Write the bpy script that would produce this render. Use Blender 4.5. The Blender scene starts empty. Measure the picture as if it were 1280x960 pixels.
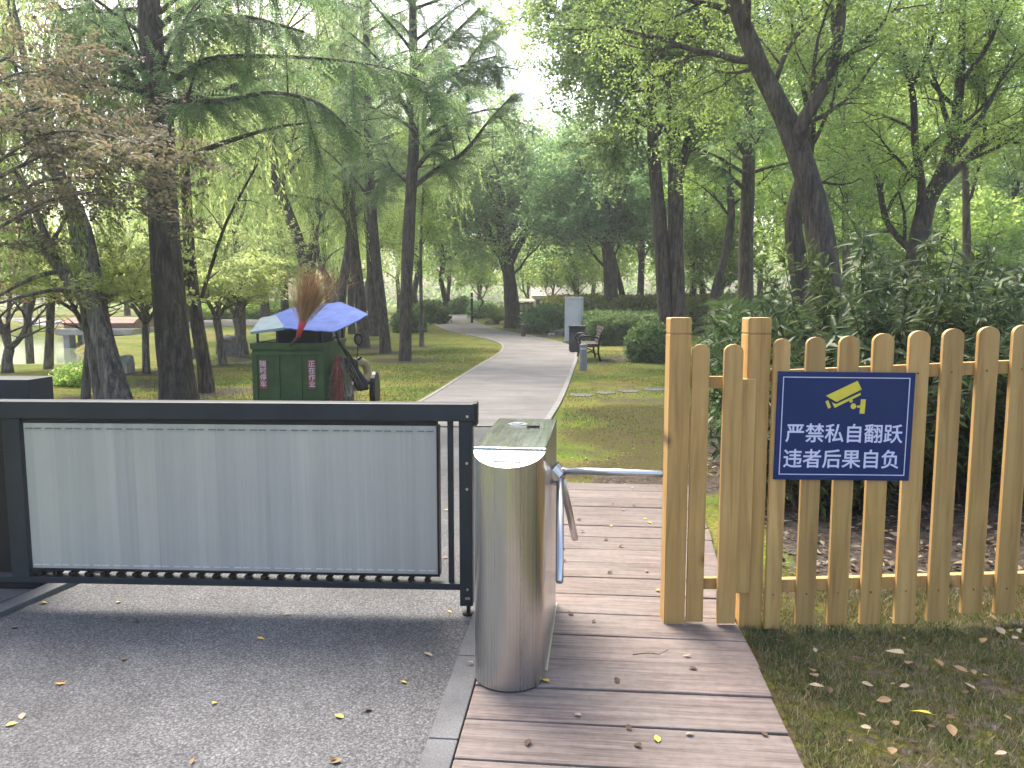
import bpy, bmesh, math, random
import numpy as np
from mathutils import Vector, Matrix, noise

R_ = math.radians
sc = bpy.context.scene
COL = sc.collection

# ------------------------------------------------------------------ camera, sky, sun, exposure
YAW, PITCH, CAMH = R_(5.35), math.atan(102 / 960), 1.5
cam_d = bpy.data.cameras.new('camera')
cam = bpy.data.objects.new('camera', cam_d)
COL.objects.link(cam)
cam_d.sensor_width = 36
cam_d.lens = 27.0
cam_d.clip_start = 0.05
cam_d.clip_end = 2000
cam.location = (0, 0, CAMH)
cam.rotation_euler = (math.pi / 2 - PITCH, 0, YAW)
sc.camera = cam

SUN_EL, SUN_AZ = R_(56), R_(-30)          # azimuth measured from +Y, negative is to the left
w = bpy.data.worlds.new('World')
sc.world = w
w.use_nodes = True
nt = w.node_tree
sky = nt.nodes.new('ShaderNodeTexSky')
sky.sky_type = 'NISHITA'
sky.sun_disc = False
sky.sun_elevation = SUN_EL
sky.sun_rotation = SUN_AZ
sky.dust_density = 6.0
sky.air_density = 1.0
sky.ozone_density = 1.0
bg = nt.nodes['Background']
bg.inputs[1].default_value = 0.15
nt.links.new(sky.outputs[0], bg.inputs[0])

sl = bpy.data.lights.new('sun', 'SUN')
sl.energy = 1.35
sl.angle = R_(28)
sl.color = (1.0, 0.94, 0.84)
so = bpy.data.objects.new('sun', sl)
COL.objects.link(so)
sd = Vector((math.sin(SUN_AZ) * math.cos(SUN_EL), math.cos(SUN_AZ) * math.cos(SUN_EL), math.sin(SUN_EL)))
so.rotation_euler = sd.to_track_quat('Z', 'Y').to_euler()
so.location = sd * 40

sc.view_settings.view_transform = 'Standard'
sc.view_settings.look = 'None'
sc.view_settings.exposure = 2.03
sc.view_settings.gamma = 1
sc.cycles.use_denoising = True
sc.cycles.max_bounces = 12
sc.cycles.diffuse_bounces = 8
sc.cycles.transmission_bounces = 8
sc.cycles.glossy_bounces = 3

# ------------------------------------------------------------------ maths helpers
RM = cam.rotation_euler.to_matrix()
CAM = Vector(cam.location)
F = 960.0
UP = Vector((0, 0, 1))


def ray(px, py):
    return RM @ Vector(((px - 640) / F, -(py - 480) / F, -1))


def P(px, py, d):
    return CAM + ray(px, py) * d


def sstep(t):
    t = np.clip(t, 0, 1)
    return t * t * (3 - 2 * t)


POND_C = None


def hgt(x, y):
    """ground height"""
    x = np.asarray(x, float)
    y = np.asarray(y, float)
    z = 0.7 * sstep((y - 22) / 40)
    # bank that rises towards the right, behind and in front of the picket fence
    z = z + 0.085 * np.clip(x - 1.55, 0, 3.0) * sstep((12 - y) / 5)
    # the pond basin
    u = x * math.cos(YAW) + y * math.sin(YAW)
    v = -x * math.sin(YAW) + y * math.cos(YAW)
    e = np.maximum(np.maximum(19.2 - v, u + 0.56 * v), np.maximum(v - 44, -u - 46)) + .35 * np.sin(u * .9) * np.cos(v * .7)
    z = z * sstep(e / 6 + .3) - 0.95 * sstep((0.5 - e) / 1.3)
    # soft lumps away from the paths
    m = sstep((np.abs(x + 1.2) - 3.2) / 4)
    z = z + m * 0.05 * (np.sin(x * 0.9 + 1.3) * np.cos(y * 0.7) + np.sin(x * 0.37 - y * 0.51))
    return z


def H(x, y):
    return float(hgt(x, y))


def G(px, py, dz=0.0):
    r = ray(px, py)
    z = 0.0
    p = None
    for _ in range(12):
        t = (z + dz - CAM.z) / r.z if r.z < -1e-4 else 300
        t = min(max(t, 0.1), 120)
        p = CAM + r * t
        z = 0.5 * z + 0.5 * H(p.x, p.y)
    return p


def dep(p):
    return -(RM.transposed() @ (Vector(p) - CAM)).z


def px_of(p):
    q = RM.transposed() @ (Vector(p) - CAM)
    return 640 + F * q.x / -q.z, 480 - F * q.y / -q.z


def plane_hit(px, py, O, rotz):
    """local x, z where a pixel's ray meets the upright plane through O"""
    n = Vector((math.sin(rotz), -math.cos(rotz), 0))
    r = ray(px, py)
    t = (Vector(O) - CAM).dot(n) / r.dot(n)
    q = CAM + r * t - Vector(O)
    return q.dot(Vector((math.cos(rotz), math.sin(rotz), 0))), q.z


# ------------------------------------------------------------------ object helpers
def tag(o, label=None, cat=None, group=None, kind=None):
    if label: o['label'] = label
    if cat: o['category'] = cat
    if group: o['group'] = group
    if kind: o['kind'] = kind
    return o


def thing(name, label, cat, loc=(0, 0, 0), rz=0, group=None):
    o = bpy.data.objects.new(name, None)
    o.empty_display_size = 0.1
    COL.objects.link(o)
    o.location = loc
    o.rotation_euler = (0, 0, rz)
    return tag(o, label, cat, group)


def link(name, me, m=None, parent=None, smooth=False, bevel=0):
    if m is not None:
        me.materials.append(m)
    if smooth:
        me.polygons.foreach_set('use_smooth', [True] * len(me.polygons))
    o = bpy.data.objects.new(name, me)
    COL.objects.link(o)
    if parent is not None:
        o.parent = parent
    if bevel:
        b = o.modifiers.new('bevel', 'BEVEL')
        b.width = bevel
        b.segments = 2
        b.limit_method = 'ANGLE'
        b.angle_limit = R_(40)
    return o


class MB:
    def __init__(s):
        s.v, s.f = [], []

    def add(s, vs, fs):
        b = len(s.v)
        s.v += [tuple(v) for v in vs]
        s.f += [tuple(i + b for i in f) for f in fs]
        return s

    def box(s, c, size, rot=None):
        hx, hy, hz = size[0] / 2, size[1] / 2, size[2] / 2
        vs = [Vector((x * hx, y * hy, z * hz)) for z in (-1, 1) for y in (-1, 1) for x in (-1, 1)]
        if rot is not None:
            vs = [rot @ v for v in vs]
        c = Vector(c)
        return s.add([v + c for v in vs], [(0, 2, 3, 1), (4, 5, 7, 6), (0, 1, 5, 4), (2, 6, 7, 3), (0, 4, 6, 2), (1, 3, 7, 5)])

    def bb(s, x0, x1, y0, y1, z0, z1):
        return s.box(((x0 + x1) / 2, (y0 + y1) / 2, (z0 + z1) / 2), (x1 - x0, y1 - y0, z1 - z0))

    def prism(s, poly, axis, a, b):
        """poly in 2D extruded along axis ('x','y','z') from a to b"""
        n = len(poly)

        def pt(q, t):
            return {'x': (t, q[0], q[1]), 'y': (q[0], t, q[1]), 'z': (q[0], q[1], t)}[axis]
        vs = [pt(q, a) for q in poly] + [pt(q, b) for q in poly]
        fs = [tuple(range(n))[::-1], tuple(range(n, 2 * n))]
        fs += [(i, (i + 1) % n, n + (i + 1) % n, n + i) for i in range(n)]
        return s.add(vs, fs)

    def tube(s, pts, rad, n=8, cap=True, bump=0, seed=0):
        pts = [Vector(p) for p in pts]
        if not isinstance(rad, (list, tuple)):
            rad = [rad] * len(pts)
        u = None
        vs, fs = [], []
        for i, p in enumerate(pts):
            t = (pts[min(i + 1, len(pts) - 1)] - pts[max(i - 1, 0)])
            if t.length < 1e-9: t = Vector((0, 0, 1))
            t.normalize()
            if u is None:
                u = t.orthogonal().normalized()
            u = (u - t * u.dot(t))
            if u.length < 1e-6: u = t.orthogonal()
            u.normalize()
            w_ = t.cross(u)
            for k in range(n):
                a = 2 * math.pi * k / n
                q = u * math.cos(a) + w_ * math.sin(a)
                r = rad[i]
                if bump:
                    r *= 1 + bump * noise.noise(Vector((q.x * 1.6, q.y * 1.6, p.z * 1.1 + seed)))
                vs.append(p + q * r)
        for i in range(len(pts) - 1):
            for k in range(n):
                a, b = i * n + k, i * n + (k + 1) % n
                fs.append((a, b, b + n, a + n))
        if cap:
            fs.append(tuple(range(n))[::-1])
            fs.append(tuple(range((len(pts) - 1) * n, len(pts) * n)))
        return s.add(vs, fs)

    def build(s, name, m, parent=None, smooth=False, bevel=0):
        me = bpy.data.meshes.new(name)
        me.from_pydata(s.v, [], s.f)
        me.update()
        return link(name, me, m, parent, smooth, bevel)


def np_mesh(name, V):
    """mesh of separate quads, four rows of V each"""
    n = len(V)
    me = bpy.data.meshes.new(name)
    me.vertices.add(n)
    me.vertices.foreach_set('co', np.ascontiguousarray(V, dtype=np.float32).ravel())
    me.loops.add(n)
    me.loops.foreach_set('vertex_index', np.arange(n, dtype=np.int32))
    me.polygons.add(n // 4)
    me.polygons.foreach_set('loop_start', np.arange(0, n, 4, dtype=np.int32))
    me.update(calc_edges=True)
    return me


def copy_tree(o, parent=None):
    c = o.copy()
    COL.objects.link(c)
    if parent is not None:
        c.parent = parent
    for ch in list(o.children):
        copy_tree(ch, c)
    return c


def text_mesh(name, body, size, m, parent, loc, rot=(math.pi / 2, 0, 0), off=0.0, ext=0.0006, sx=1.0):
    cu = bpy.data.curves.new(name, 'FONT')
    cu.body = body
    cu.size = size
    cu.align_x = 'CENTER'
    cu.align_y = 'CENTER'
    cu.extrude = 0
    t = bpy.data.objects.new(name, cu)
    COL.objects.link(t)
    bpy.context.view_layer.update()
    me = bpy.data.meshes.new_from_object(t.evaluated_get(bpy.context.evaluated_depsgraph_get()))
    bpy.data.objects.remove(t)
    me.materials.clear()
    if off:      # bolder strokes: the glyphs repeated with small shifts, each a hair higher
        V0 = [v.co.copy() for v in me.vertices]
        F0 = [tuple(p.vertices) for p in me.polygons]
        mb = MB()
        for k_, (dx, dy) in enumerate([(0, 0), (1, 0), (-1, 0), (0, 1), (0, -1), (.7, .7), (-.7, .7), (.7, -.7), (-.7, -.7)]):
            mb.add([v + Vector((dx * off, dy * off, k_ * .00004)) for v in V0], F0)
        me = bpy.data.meshes.new(name)
        me.from_pydata(mb.v, [], mb.f)
        me.update()
    o = link(name, me, m, parent)
    o.location = loc
    o.rotation_euler = rot
    o.scale = (sx, 1, 1)
    return o


# ------------------------------------------------------------------ materials
class NT:
    def __init__(s, name):
        s.m = bpy.data.materials.new(name)
        s.m.use_nodes = True
        s.t = s.m.node_tree
        s.b = s.t.nodes['Principled BSDF']
        s.out = s.t.nodes['Material Output']

    def n(s, typ, **kw):
        k = s.t.nodes.new('ShaderNode' + typ)
        for a, v in kw.items():
            setattr(k, a, v)
        return k

    def l(s, a, b):
        s.t.links.new(a, b)

    def coord(s, scale=(1, 1, 1), rot=(0, 0, 0)):
        c = s.n('TexCoord')
        mp = s.n('Mapping')
        mp.inputs['Scale'].default_value = scale
        mp.inputs['Rotation'].default_value = rot
        s.l(c.outputs['Object'], mp.inputs['Vector'])
        return mp.outputs[0]

    def noise(s, vec, scale, detail=6, rough=0.6, dist=0):
        k = s.n('TexNoise')
        k.inputs['Scale'].default_value = scale
        k.inputs['Detail'].default_value = detail
        k.inputs['Roughness'].default_value = rough
        k.inputs['Distortion'].default_value = dist
        if vec is not None: s.l(vec, k.inputs['Vector'])
        return k.outputs['Fac']

    def ramp(s, fac, stops):
        k = s.n('ValToRGB')
        e = k.color_ramp.elements
        while len(e) < len(stops): e.new(0.5)
        for el, (p, c) in zip(e, stops):
            el.position = p
            el.color = (*c, 1) if len(c) == 3 else c
        s.l(fac, k.inputs[0])
        return k.outputs[0]

    def mix(s, a, b, fac, mode='MIX'):
        k = s.n('Mix', data_type='RGBA', blend_type=mode)
        for sock, v in ((k.inputs[0], fac), (k.inputs[6], a), (k.inputs[7], b)):
            if isinstance(v, (int, float)): sock.default_value = v
            elif isinstance(v, tuple): sock.default_value = (*v, 1)
            else: s.l(v, sock)
        return k.outputs[2]

    def bump(s, hgt_, strength=0.3, dist=0.01):
        k = s.n('Bump')
        k.inputs['Strength'].default_value = strength
        k.inputs['Distance'].default_value = dist
        s.l(hgt_, k.inputs['Height'])
        s.l(k.outputs[0], s.b.inputs['Normal'])

    def set(s, **kw):
        for k, v in kw.items():
            i = s.b.inputs[k.replace('_', ' ')]
            if isinstance(v, tuple) and len(v) == 3: v = (*v, 1)
            if isinstance(v, (int, float, tuple)): i.default_value = v
            else: s.l(v, i)
        return s


def g(v): return (v, v, v)


def simple(name, c, rough=0.5, metal=0.0, var=0.12, scale=12, bump=0.0, spec=0.3):
    k = NT(name)
    k.b.inputs['Specular IOR Level'].default_value = 0.5 if metal > .5 else spec
    v = k.coord()
    n_ = k.noise(v, scale, 5)
    lo = tuple(x * (1 - var) for x in c)
    hi = tuple(min(1, x * (1 + var)) for x in c)
    k.set(Base_Color=k.ramp(n_, [(0.3, lo), (0.7, hi)]), Roughness=rough, Metallic=metal)
    if bump: k.bump(n_, bump, 0.01)
    return k.m


def leaf_mat(name, cols, trans=0.4, rough=0.5, tboost=1.85):
    k = NT(name)
    geo = k.n('NewGeometry')
    oi = k.n('ObjectInfo')
    c = k.ramp(geo.outputs['Random Per Island'], [(i / max(1, len(cols) - 1), q) for i, q in enumerate(cols)])
    big = k.noise(k.coord(), 0.55, 3, .5)
    c = k.mix(c, k.ramp(big, [(.35, (.78, .84, .9)), (.65, (1.25, 1.18, .95))]), 1.0, 'MULTIPLY')
    hsv = k.n('HueSaturation')
    mr = k.n('MapRange')
    mr.inputs[3].default_value = 0.8
    mr.inputs[4].default_value = 1.2
    k.l(oi.outputs['Random'], mr.inputs[0])
    k.l(mr.outputs[0], hsv.inputs['Value'])
    hsv.inputs['Saturation'].default_value = .95
    k.l(c, hsv.inputs['Color'])
    k.set(Base_Color=hsv.outputs[0], Roughness=rough)
    k.b.inputs['Specular IOR Level'].default_value = 0.18
    tr = k.n('BsdfTranslucent')
    h2 = k.n('HueSaturation')
    h2.inputs['Hue'].default_value = 0.485
    h2.inputs['Saturation'].default_value = .92
    h2.inputs['Value'].default_value = tboost
    k.l(hsv.outputs[0], h2.inputs['Color'])
    k.l(h2.outputs[0], tr.inputs[0])
    ms = k.n('MixShader')
    ms.inputs[0].default_value = trans
    k.l(k.b.outputs[0], ms.inputs[1])
    k.l(tr.outputs[0], ms.inputs[2])
    k.l(ms.outputs[0], k.out.inputs[0])
    return k.m


def bark_mat(name, dark, light, sc_=9, moss=0.0):
    k = NT(name)
    v = k.coord((1, 1, 0.16))
    n1 = k.noise(v, sc_, 8, 0.65, 0.4)
    n2 = k.noise(k.coord(), 1.3, 4)
    nf = k.noise(k.coord((1, 1, 0.10)), sc_ * 3.2, 5, 0.7, 0.3)
    c = k.ramp(n1, [(0.40, dark), (0.60, light)])
    c = k.mix(c, k.ramp(nf, [(0.36, g(.30)), (0.56, g(1.25))]), 1.0, 'MULTIPLY')
    c = k.mix(c, tuple(0.55 * a + 0.02 for a in light), k.ramp(n2, [(0.45, g(0)), (0.75, g(0.55))]))
    if moss:
        n3 = k.noise(k.coord(), 2.1, 5)
        c = k.mix(c, (0.07, 0.085, 0.03), k.ramp(n3, [(0.5, g(0)), (0.7, g(moss))]))
    k.set(Base_Color=c, Roughness=0.9)
    k.bump(k.mix(n1, nf, .5), 1.0, 0.05)
    return k.m


M = {}
M['leaf_redwood'] = leaf_mat('leaf_redwood', [(0.055, 0.115, 0.045), (0.09, 0.165, 0.062), (0.125, 0.21, 0.08)], 0.52)
M['leaf_willow'] = leaf_mat('leaf_willow', [(0.143, 0.229, 0.057), (0.215, 0.315, 0.086), (0.286, 0.386, 0.129)], 0.65)
M['leaf_camphor'] = leaf_mat('leaf_camphor', [(0.1, 0.182, 0.073), (0.155, 0.255, 0.092), (0.219, 0.328, 0.109)], 0.6, 0.38)
M['leaf_dark'] = leaf_mat('leaf_dark', [(0.068, 0.15, 0.058), (0.107, 0.217, 0.081), (0.145, 0.274, 0.107)], .55, 0.4)
M['leaf_light'] = leaf_mat('leaf_light', [(0.128, 0.224, 0.045), (0.194, 0.314, 0.06), (0.284, 0.404, 0.09)], 0.65)
M['leaf_maple'] = leaf_mat('leaf_maple', [(0.143, 0.215, 0.057), (0.215, 0.286, 0.079), (0.286, 0.315, 0.114)], 0.62)
M['leaf_orange'] = leaf_mat('leaf_orange', [(0.12, 0.13, 0.03), (0.22, 0.16, 0.04), (0.30, 0.15, 0.04)], 0.5)
M['leaf_redmaple'] = leaf_mat('leaf_redmaple', [(0.085, 0.105, 0.05), (0.125, 0.115, 0.062), (0.165, 0.13, 0.078)], 0.5)
M['leaf_laurel'] = leaf_mat('leaf_laurel', [(0.024, 0.048, 0.014), (0.042, 0.076, 0.02), (0.08, 0.12, 0.032)], 0.3, 0.42)
M['leaf_hedge'] = leaf_mat('leaf_hedge', [(0.047, 0.102, 0.031), (0.086, 0.156, 0.047), (0.125, 0.203, 0.062)], 0.4, 0.45)
M['leaf_yellow'] = leaf_mat('leaf_yellow', [(0.108, 0.162, 0.027), (0.171, 0.225, 0.036), (0.234, 0.27, 0.063)], 0.4, 0.5, 1.3)
M['leaf_palm'] = leaf_mat('leaf_palm', [(0.05, 0.10, 0.025), (0.08, 0.15, 0.035), (0.11, 0.18, 0.05)], 0.35)
M['leaf_cycad'] = leaf_mat('leaf_cycad', [(0.028, 0.063, 0.028), (0.07, 0.105, 0.042), (0.126, 0.098, 0.056)], 0.3)
M['grass'] = leaf_mat('grass', [(0.052, 0.092, 0.015), (0.085, 0.122, 0.026), (0.13, 0.13, 0.042), (0.22, 0.185, 0.095), (0.28, 0.24, 0.145)], 0.2, 0.7, 1.2)
M['turf'] = leaf_mat('turf', [(0.06, 0.11, 0.02), (0.10, 0.15, 0.03), (0.15, 0.155, 0.05)], 0.3, 0.7, 1.2)
M['bark_dark'] = bark_mat('bark_dark', (0.018, 0.015, 0.011), (0.088, 0.068, 0.047), 14, 0.25)
M['bark_brown'] = bark_mat('bark_brown', (0.026, 0.020, 0.015), (0.108, 0.080, 0.057), 13, 0.2)
M['bark_grey'] = bark_mat('bark_grey', (0.06, 0.052, 0.044), (0.20, 0.172, 0.14), 11, 0.25)
M['twig'] = bark_mat('twig', (0.03, 0.026, 0.02), (0.10, 0.085, 0.065), 14)

# asphalt
k = NT('asphalt')
v = k.coord()
n1 = k.noise(v, 135, 3, 0.75)
vor = k.n('TexVoronoi')
vor.inputs['Scale'].default_value = 70
k.l(v, vor.inputs['Vector'])
n2 = k.noise(v, 1.1, 6, 0.6)
n3 = k.noise(v, 9, 5, 0.6)
c = k.ramp(n1, [(0.34, (.024, .025, .027)), (0.5, (.084, .087, .092)), (0.60, (0.175, 0.178, 0.182)), (0.72, (0.32, 0.32, 0.32))])
c2 = k.mix(c, k.ramp(vor.outputs['Distance'], [(0.05, g(0.24)), (0.55, g(0.05))]), 0.4)
c2 = k.mix(c2, k.ramp(n2, [(0.3, g(0.62)), (0.7, g(1.15))]), 1.0, 'MULTIPLY')
c2 = k.mix(c2, k.ramp(n3, [(0.3, g(0.85)), (0.7, g(1.08))]), 1.0, 'MULTIPLY')
k.set(Base_Color=c2, Roughness=0.82)
k.bump(n1, 0.6, 0.006)
k.b.inputs['Specular IOR Level'].default_value = 0.25
M['asphalt'] = k.m

# pale concrete path
k = NT('path_concrete')
v = k.coord()
n1 = k.noise(v, 1.0, 8, 0.62)
n2 = k.noise(v, 30, 6, 0.7)
n3 = k.noise(k.coord((0.35, 1.6, 1)), 2.0, 6, 0.6)
c = k.ramp(n1, [(0.25, (0.125, 0.119, 0.117)), (0.55, (0.18, 0.172, 0.169)), (0.8, (0.22, 0.211, 0.207))])
c = k.mix(c, k.ramp(n2, [(0.3, g(0.78)), (0.62, g(1.06))]), 1.0, 'MULTIPLY')
c = k.mix(c, k.ramp(n3, [(0.3, g(0.7)), (0.65, g(1.06))]), 1.0, 'MULTIPLY')
k.set(Base_Color=c, Roughness=0.75)
k.bump(n2, 0.2, 0.004)
k.b.inputs['Specular IOR Level'].default_value = 0.2
M['path'] = k.m

# kerb stone
k = NT('kerb_stone')
v = k.coord()
n1 = k.noise(v, 4, 7, 0.65)
n2 = k.noise(v, 120, 3, 0.7)
c = k.ramp(n1, [(0.3, (0.07, 0.073, 0.077)), (0.7, (0.125, 0.128, 0.132))])
c = k.mix(c, k.ramp(n2, [(0.35, g(0.7)), (0.65, g(1.1))]), 1.0, 'MULTIPLY')
k.set(Base_Color=c, Roughness=0.7)
k.bump(n2, 0.25, 0.003)
k.b.inputs['Specular IOR Level'].default_value = 0.25
M['kerb'] = k.m
M['kerb_pale'] = simple('kerb_pale', (0.20, 0.195, 0.185), 0.8, 0, 0.25, 6, 0.2)

# boards: pressed wood-grain planks
k = NT('board')
geo = k.n('NewGeometry')
off = k.n('VectorMath', operation='SCALE')
comb = k.n('CombineXYZ')
k.l(geo.outputs['Random Per Island'], comb.inputs[0])
k.l(geo.outputs['Random Per Island'], comb.inputs[1])
k.l(comb.outputs[0], off.inputs[0])
off.inputs['Scale'].default_value = 37.0
va = k.n('VectorMath', operation='ADD')
k.l(k.coord((0.9, 15, 15)), va.inputs[0])
k.l(off.outputs[0], va.inputs[1])
n1 = k.noise(va.outputs[0], 2.6, 9, 0.68, 0.25)
vb = k.n('VectorMath', operation='ADD')
k.l(k.coord((1.6, 60, 60)), vb.inputs[0])
k.l(off.outputs[0], vb.inputs[1])
n2 = k.noise(vb.outputs[0], 2.0, 5, 0.7)
n3 = k.noise(k.coord(), 2.2, 6, 0.6)
n4 = k.noise(k.coord(), 26, 5, 0.65)
c = k.ramp(n1, [(0.30, (0.078, 0.061, 0.053)), (0.46, (0.140, 0.113, 0.101)), (0.62, (0.188, 0.155, 0.138)), (0.78, (0.25, 0.220, 0.204))])
c = k.mix(c, k.ramp(n2, [(0.33, g(0.55)), (0.47, g(1.0)), (0.7, g(1.12))]), 1.0, 'MULTIPLY')
c = k.mix(c, (0.17, 0.165, 0.15), k.ramp(n3, [(0.45, g(0)), (0.75, g(0.5))]))
c = k.mix(c, k.ramp(n4, [(0.3, g(0.82)), (0.6, g(1.03))]), 1.0, 'MULTIPLY')
isl = k.ramp(geo.outputs['Random Per Island'], [(0, (0.86, 0.85, 0.85)), (1, (1.08, 1.05, 1.05))])
c = k.mix(c, isl, 1.0, 'MULTIPLY')
k.set(Base_Color=c, Roughness=0.68)
k.bump(k.mix(n1, n2, 0.5), 0.55, 0.006)
k.b.inputs['Specular IOR Level'].default_value = 0.25
M['board'] = k.m

# yellow pine
k = NT('pine_wood')
oi = k.n('ObjectInfo')
off = k.n('VectorMath', operation='SCALE')
comb = k.n('CombineXYZ')
k.l(oi.outputs['Random'], comb.inputs[0])
k.l(oi.outputs['Random'], comb.inputs[2])
k.l(comb.outputs[0], off.inputs[0])
off.inputs['Scale'].default_value = 53.0
va = k.n('VectorMath', operation='ADD')
k.l(k.coord((16, 16, 0.9)), va.inputs[0])
k.l(off.outputs[0], va.inputs[1])
n1 = k.noise(va.outputs[0], 1.7, 6, 0.6, 0.6)
vb = k.n('VectorMath', operation='ADD')
k.l(k.coord((5, 0.01, 2.7)), vb.inputs[0])
k.l(off.outputs[0], vb.inputs[1])
vor = k.n('TexVoronoi')
vor.inputs['Scale'].default_value = 1.0
k.l(vb.outputs[0], vor.inputs['Vector'])
n2 = k.noise(k.coord(), 3, 5)
c = k.ramp(n1, [(0.28, (0.28, 0.158, 0.048)), (0.5, (0.46, 0.282, 0.092)), (0.72, (0.55, 0.36, 0.135))])
c = k.mix(c, (0.34, 0.20, 0.075), k.ramp(n2, [(0.4, g(0)), (0.8, g(0.6))]))
c = k.mix(c, (0.10, 0.05, 0.018), k.ramp(vor.outputs['Distance'], [(0.03, g(0.9)), (0.065, g(0.4)), (0.13, g(0))]))
isl = k.ramp(oi.outputs['Random'], [(0, (0.80, 0.80, 0.80)), (.5, (1, .98, .93)), (1, (1.13, 1.12, 1.15))])
c = k.mix(c, isl, 1.0, 'MULTIPLY')
k.set(Base_Color=c, Roughness=0.55)
k.bump(n1, 0.15, 0.003)
M['pine'] = k.m

# brushed stainless steel
k = NT('stainless')
n1 = k.noise(k.coord((70, 70, 0.02)), 3, 6, 0.7)
n2 = k.noise(k.coord(), 5, 4)
c = k.ramp(n1, [(0.3, (0.47, 0.465, 0.455)), (0.7, (0.55, 0.545, 0.53))])
k.set(Base_Color=c, Metallic=1.0, Roughness=k.ramp(n1, [(0.3, g(0.25)), (0.7, g(0.33))]))
M['steel'] = k.m
k = NT('stainless_top')
n1 = k.noise(k.coord((60, 0.8, 60)), 3, 6, 0.7)
n2 = k.noise(k.coord(), 9, 6, 0.7)
k.set(Base_Color=k.ramp(n2, [(0.35, (0.46, 0.47, 0.46)), (0.65, (0.62, 0.63, 0.62))]), Metallic=1.0,
      Roughness=k.ramp(n1, [(0.3, g(0.14)), (0.7, g(0.24))]))
M['steel_top'] = k.m
M['chrome'] = simple('chrome', (0.55, 0.55, 0.55), 0.28, 1.0, 0.05, 20)

# dark powder coated gate frame, grey curtain
M['gate_paint'] = simple('gate_paint', (0.030, 0.036, 0.042), 0.42, 0.25, 0.15, 6)
k = NT('gate_curtain')
n1 = k.noise(k.coord((9, 9, 0.18)), 2.6, 7, 0.75)
n2 = k.noise(k.coord((1, 1, 1)), 1.4, 4)
n3 = k.noise(k.coord((55, 55, 0.25)), 2.0, 4, 0.7)
c = k.ramp(n1, [(0.3, (0.38, 0.37, 0.335)), (0.55, (0.43, 0.42, 0.385)), (0.75, (0.50, 0.49, 0.455))])
c = k.mix(c, k.ramp(n3, [(0.3, g(0.93)), (0.7, g(1.03))]), 1.0, 'MULTIPLY')
c = k.mix(c, (0.47, 0.465, 0.40), k.ramp(n2, [(0.4, g(0)), (0.7, g(0.5))]))
sp3 = k.n('SeparateXYZ')
k.l(k.coord(), sp3.inputs[0])
fl = k.n('Math', operation='MULTIPLY'); k.l(sp3.outputs[0], fl.inputs[0]); fl.inputs[1].default_value = 10.2
fl2 = k.n('Math', operation='FLOOR'); k.l(fl.outputs[0], fl2.inputs[0])
wn = k.n('TexWhiteNoise', noise_dimensions='1D'); k.l(fl2.outputs[0], wn.inputs['W'])
c = k.mix(c, k.ramp(wn.outputs['Value'], [(0, (.91, .91, .92)), (1, (1.06, 1.055, 1.04))]), 1.0, 'MULTIPLY')
k.set(Base_Color=c, Metallic=0.2, Roughness=0.4)
M['curtain'] = k.m
M['black_plastic'] = simple('black_plastic', (0.012, 0.012, 0.013), 0.45)
M['screw'] = simple('screw', (0.09, 0.075, 0.055), 0.5, 0.6)
M['slot'] = simple('slot', (0.16, 0.16, 0.155), 0.6)
M['bolt'] = simple('bolt', (0.55, 0.55, 0.55), 0.3, 1.0)
M['sign_blue'] = simple('sign_blue', (0.010, 0.027, 0.108), 0.35, 0, 0.06, 4)
M['sign_white'] = simple('sign_white', (0.62, 0.62, 0.80), 0.5, 0, 0.05, 30)
M['sign_yellow'] = simple('sign_yellow', (0.66, 0.55, 0.06), 0.5, 0, 0.08, 30)
M['sign_edge'] = simple('sign_edge', (0.5, 0.5, 0.55), 0.5)
M['cart_green'] = simple('cart_green', (0.036, 0.072, 0.022), 0.55, 0, 0.35, 5)
M['cart_dark'] = simple('cart_dark', (0.014, 0.016, 0.016), 0.6)
M['tarp'] = simple('tarp', (0.095, 0.150, 0.40), 0.7, 0, 0.2, 7, 0.3, .08)
M['board_pale'] = simple('board_pale', (0.20, 0.28, 0.31), 0.5, 0, 0.15, 5, 0, .1)
M['red_sticker'] = simple('red_sticker', (0.26, 0.05, 0.05), 0.6, 0, 0.3, 20)
M['white_sticker'] = simple('white_sticker', (0.52, 0.50, 0.50), 0.6)
M['straw'] = leaf_mat('straw', [(0.28, 0.14, 0.045), (0.46, 0.26, 0.09), (0.60, 0.40, 0.18)], 0.45, 0.7, 1.0)
M['twigs'] = leaf_mat('twigs', [(0.06, 0.045, 0.03), (0.16, 0.13, 0.09), (0.36, 0.33, 0.28)], 0.05, 0.8, 1.0)
M['red_cord'] = simple('red_cord', (0.36, 0.03, 0.028), 0.6)
M['tyre'] = simple('tyre', (0.30, 0.24, 0.13), 0.85, 0, 0.2, 9)
M['glass_mirror'] = simple('glass_mirror', (0.7, 0.72, 0.72), 0.05, 1.0, 0.02)
M['black_cloth'] = simple('black_cloth', (0.012, 0.014, 0.016), 0.85, 0, 0.3, 9, 0.4)
M['white_plastic'] = simple('white_plastic', (0.55, 0.58, 0.58), 0.5, 0, 0.12, 8)
M['bin_grey'] = simple('bin_grey', (0.06, 0.063, 0.066), 0.5)
M['cabinet'] = simple('cabinet', (0.58, 0.60, 0.68), 0.5, 0, 0.08, 3)
M['cabinet_side'] = simple('cabinet_side', (0.55, 0.57, 0.65), 0.5, 0, 0.08, 3)
M['bench_black'] = simple('bench_black', (0.018, 0.017, 0.017), 0.45)
M['bench_wood'] = simple('bench_wood', (0.055, 0.035, 0.026), 0.5, 0, 0.3, 10)
M['bollard'] = simple('bollard', (0.23, 0.23, 0.24), 0.55, 0.2, 0.15, 8)
M['bollard_brown'] = simple('bollard_brown', (0.14, 0.10, 0.08), 0.8, 0, 0.25, 8)
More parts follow.
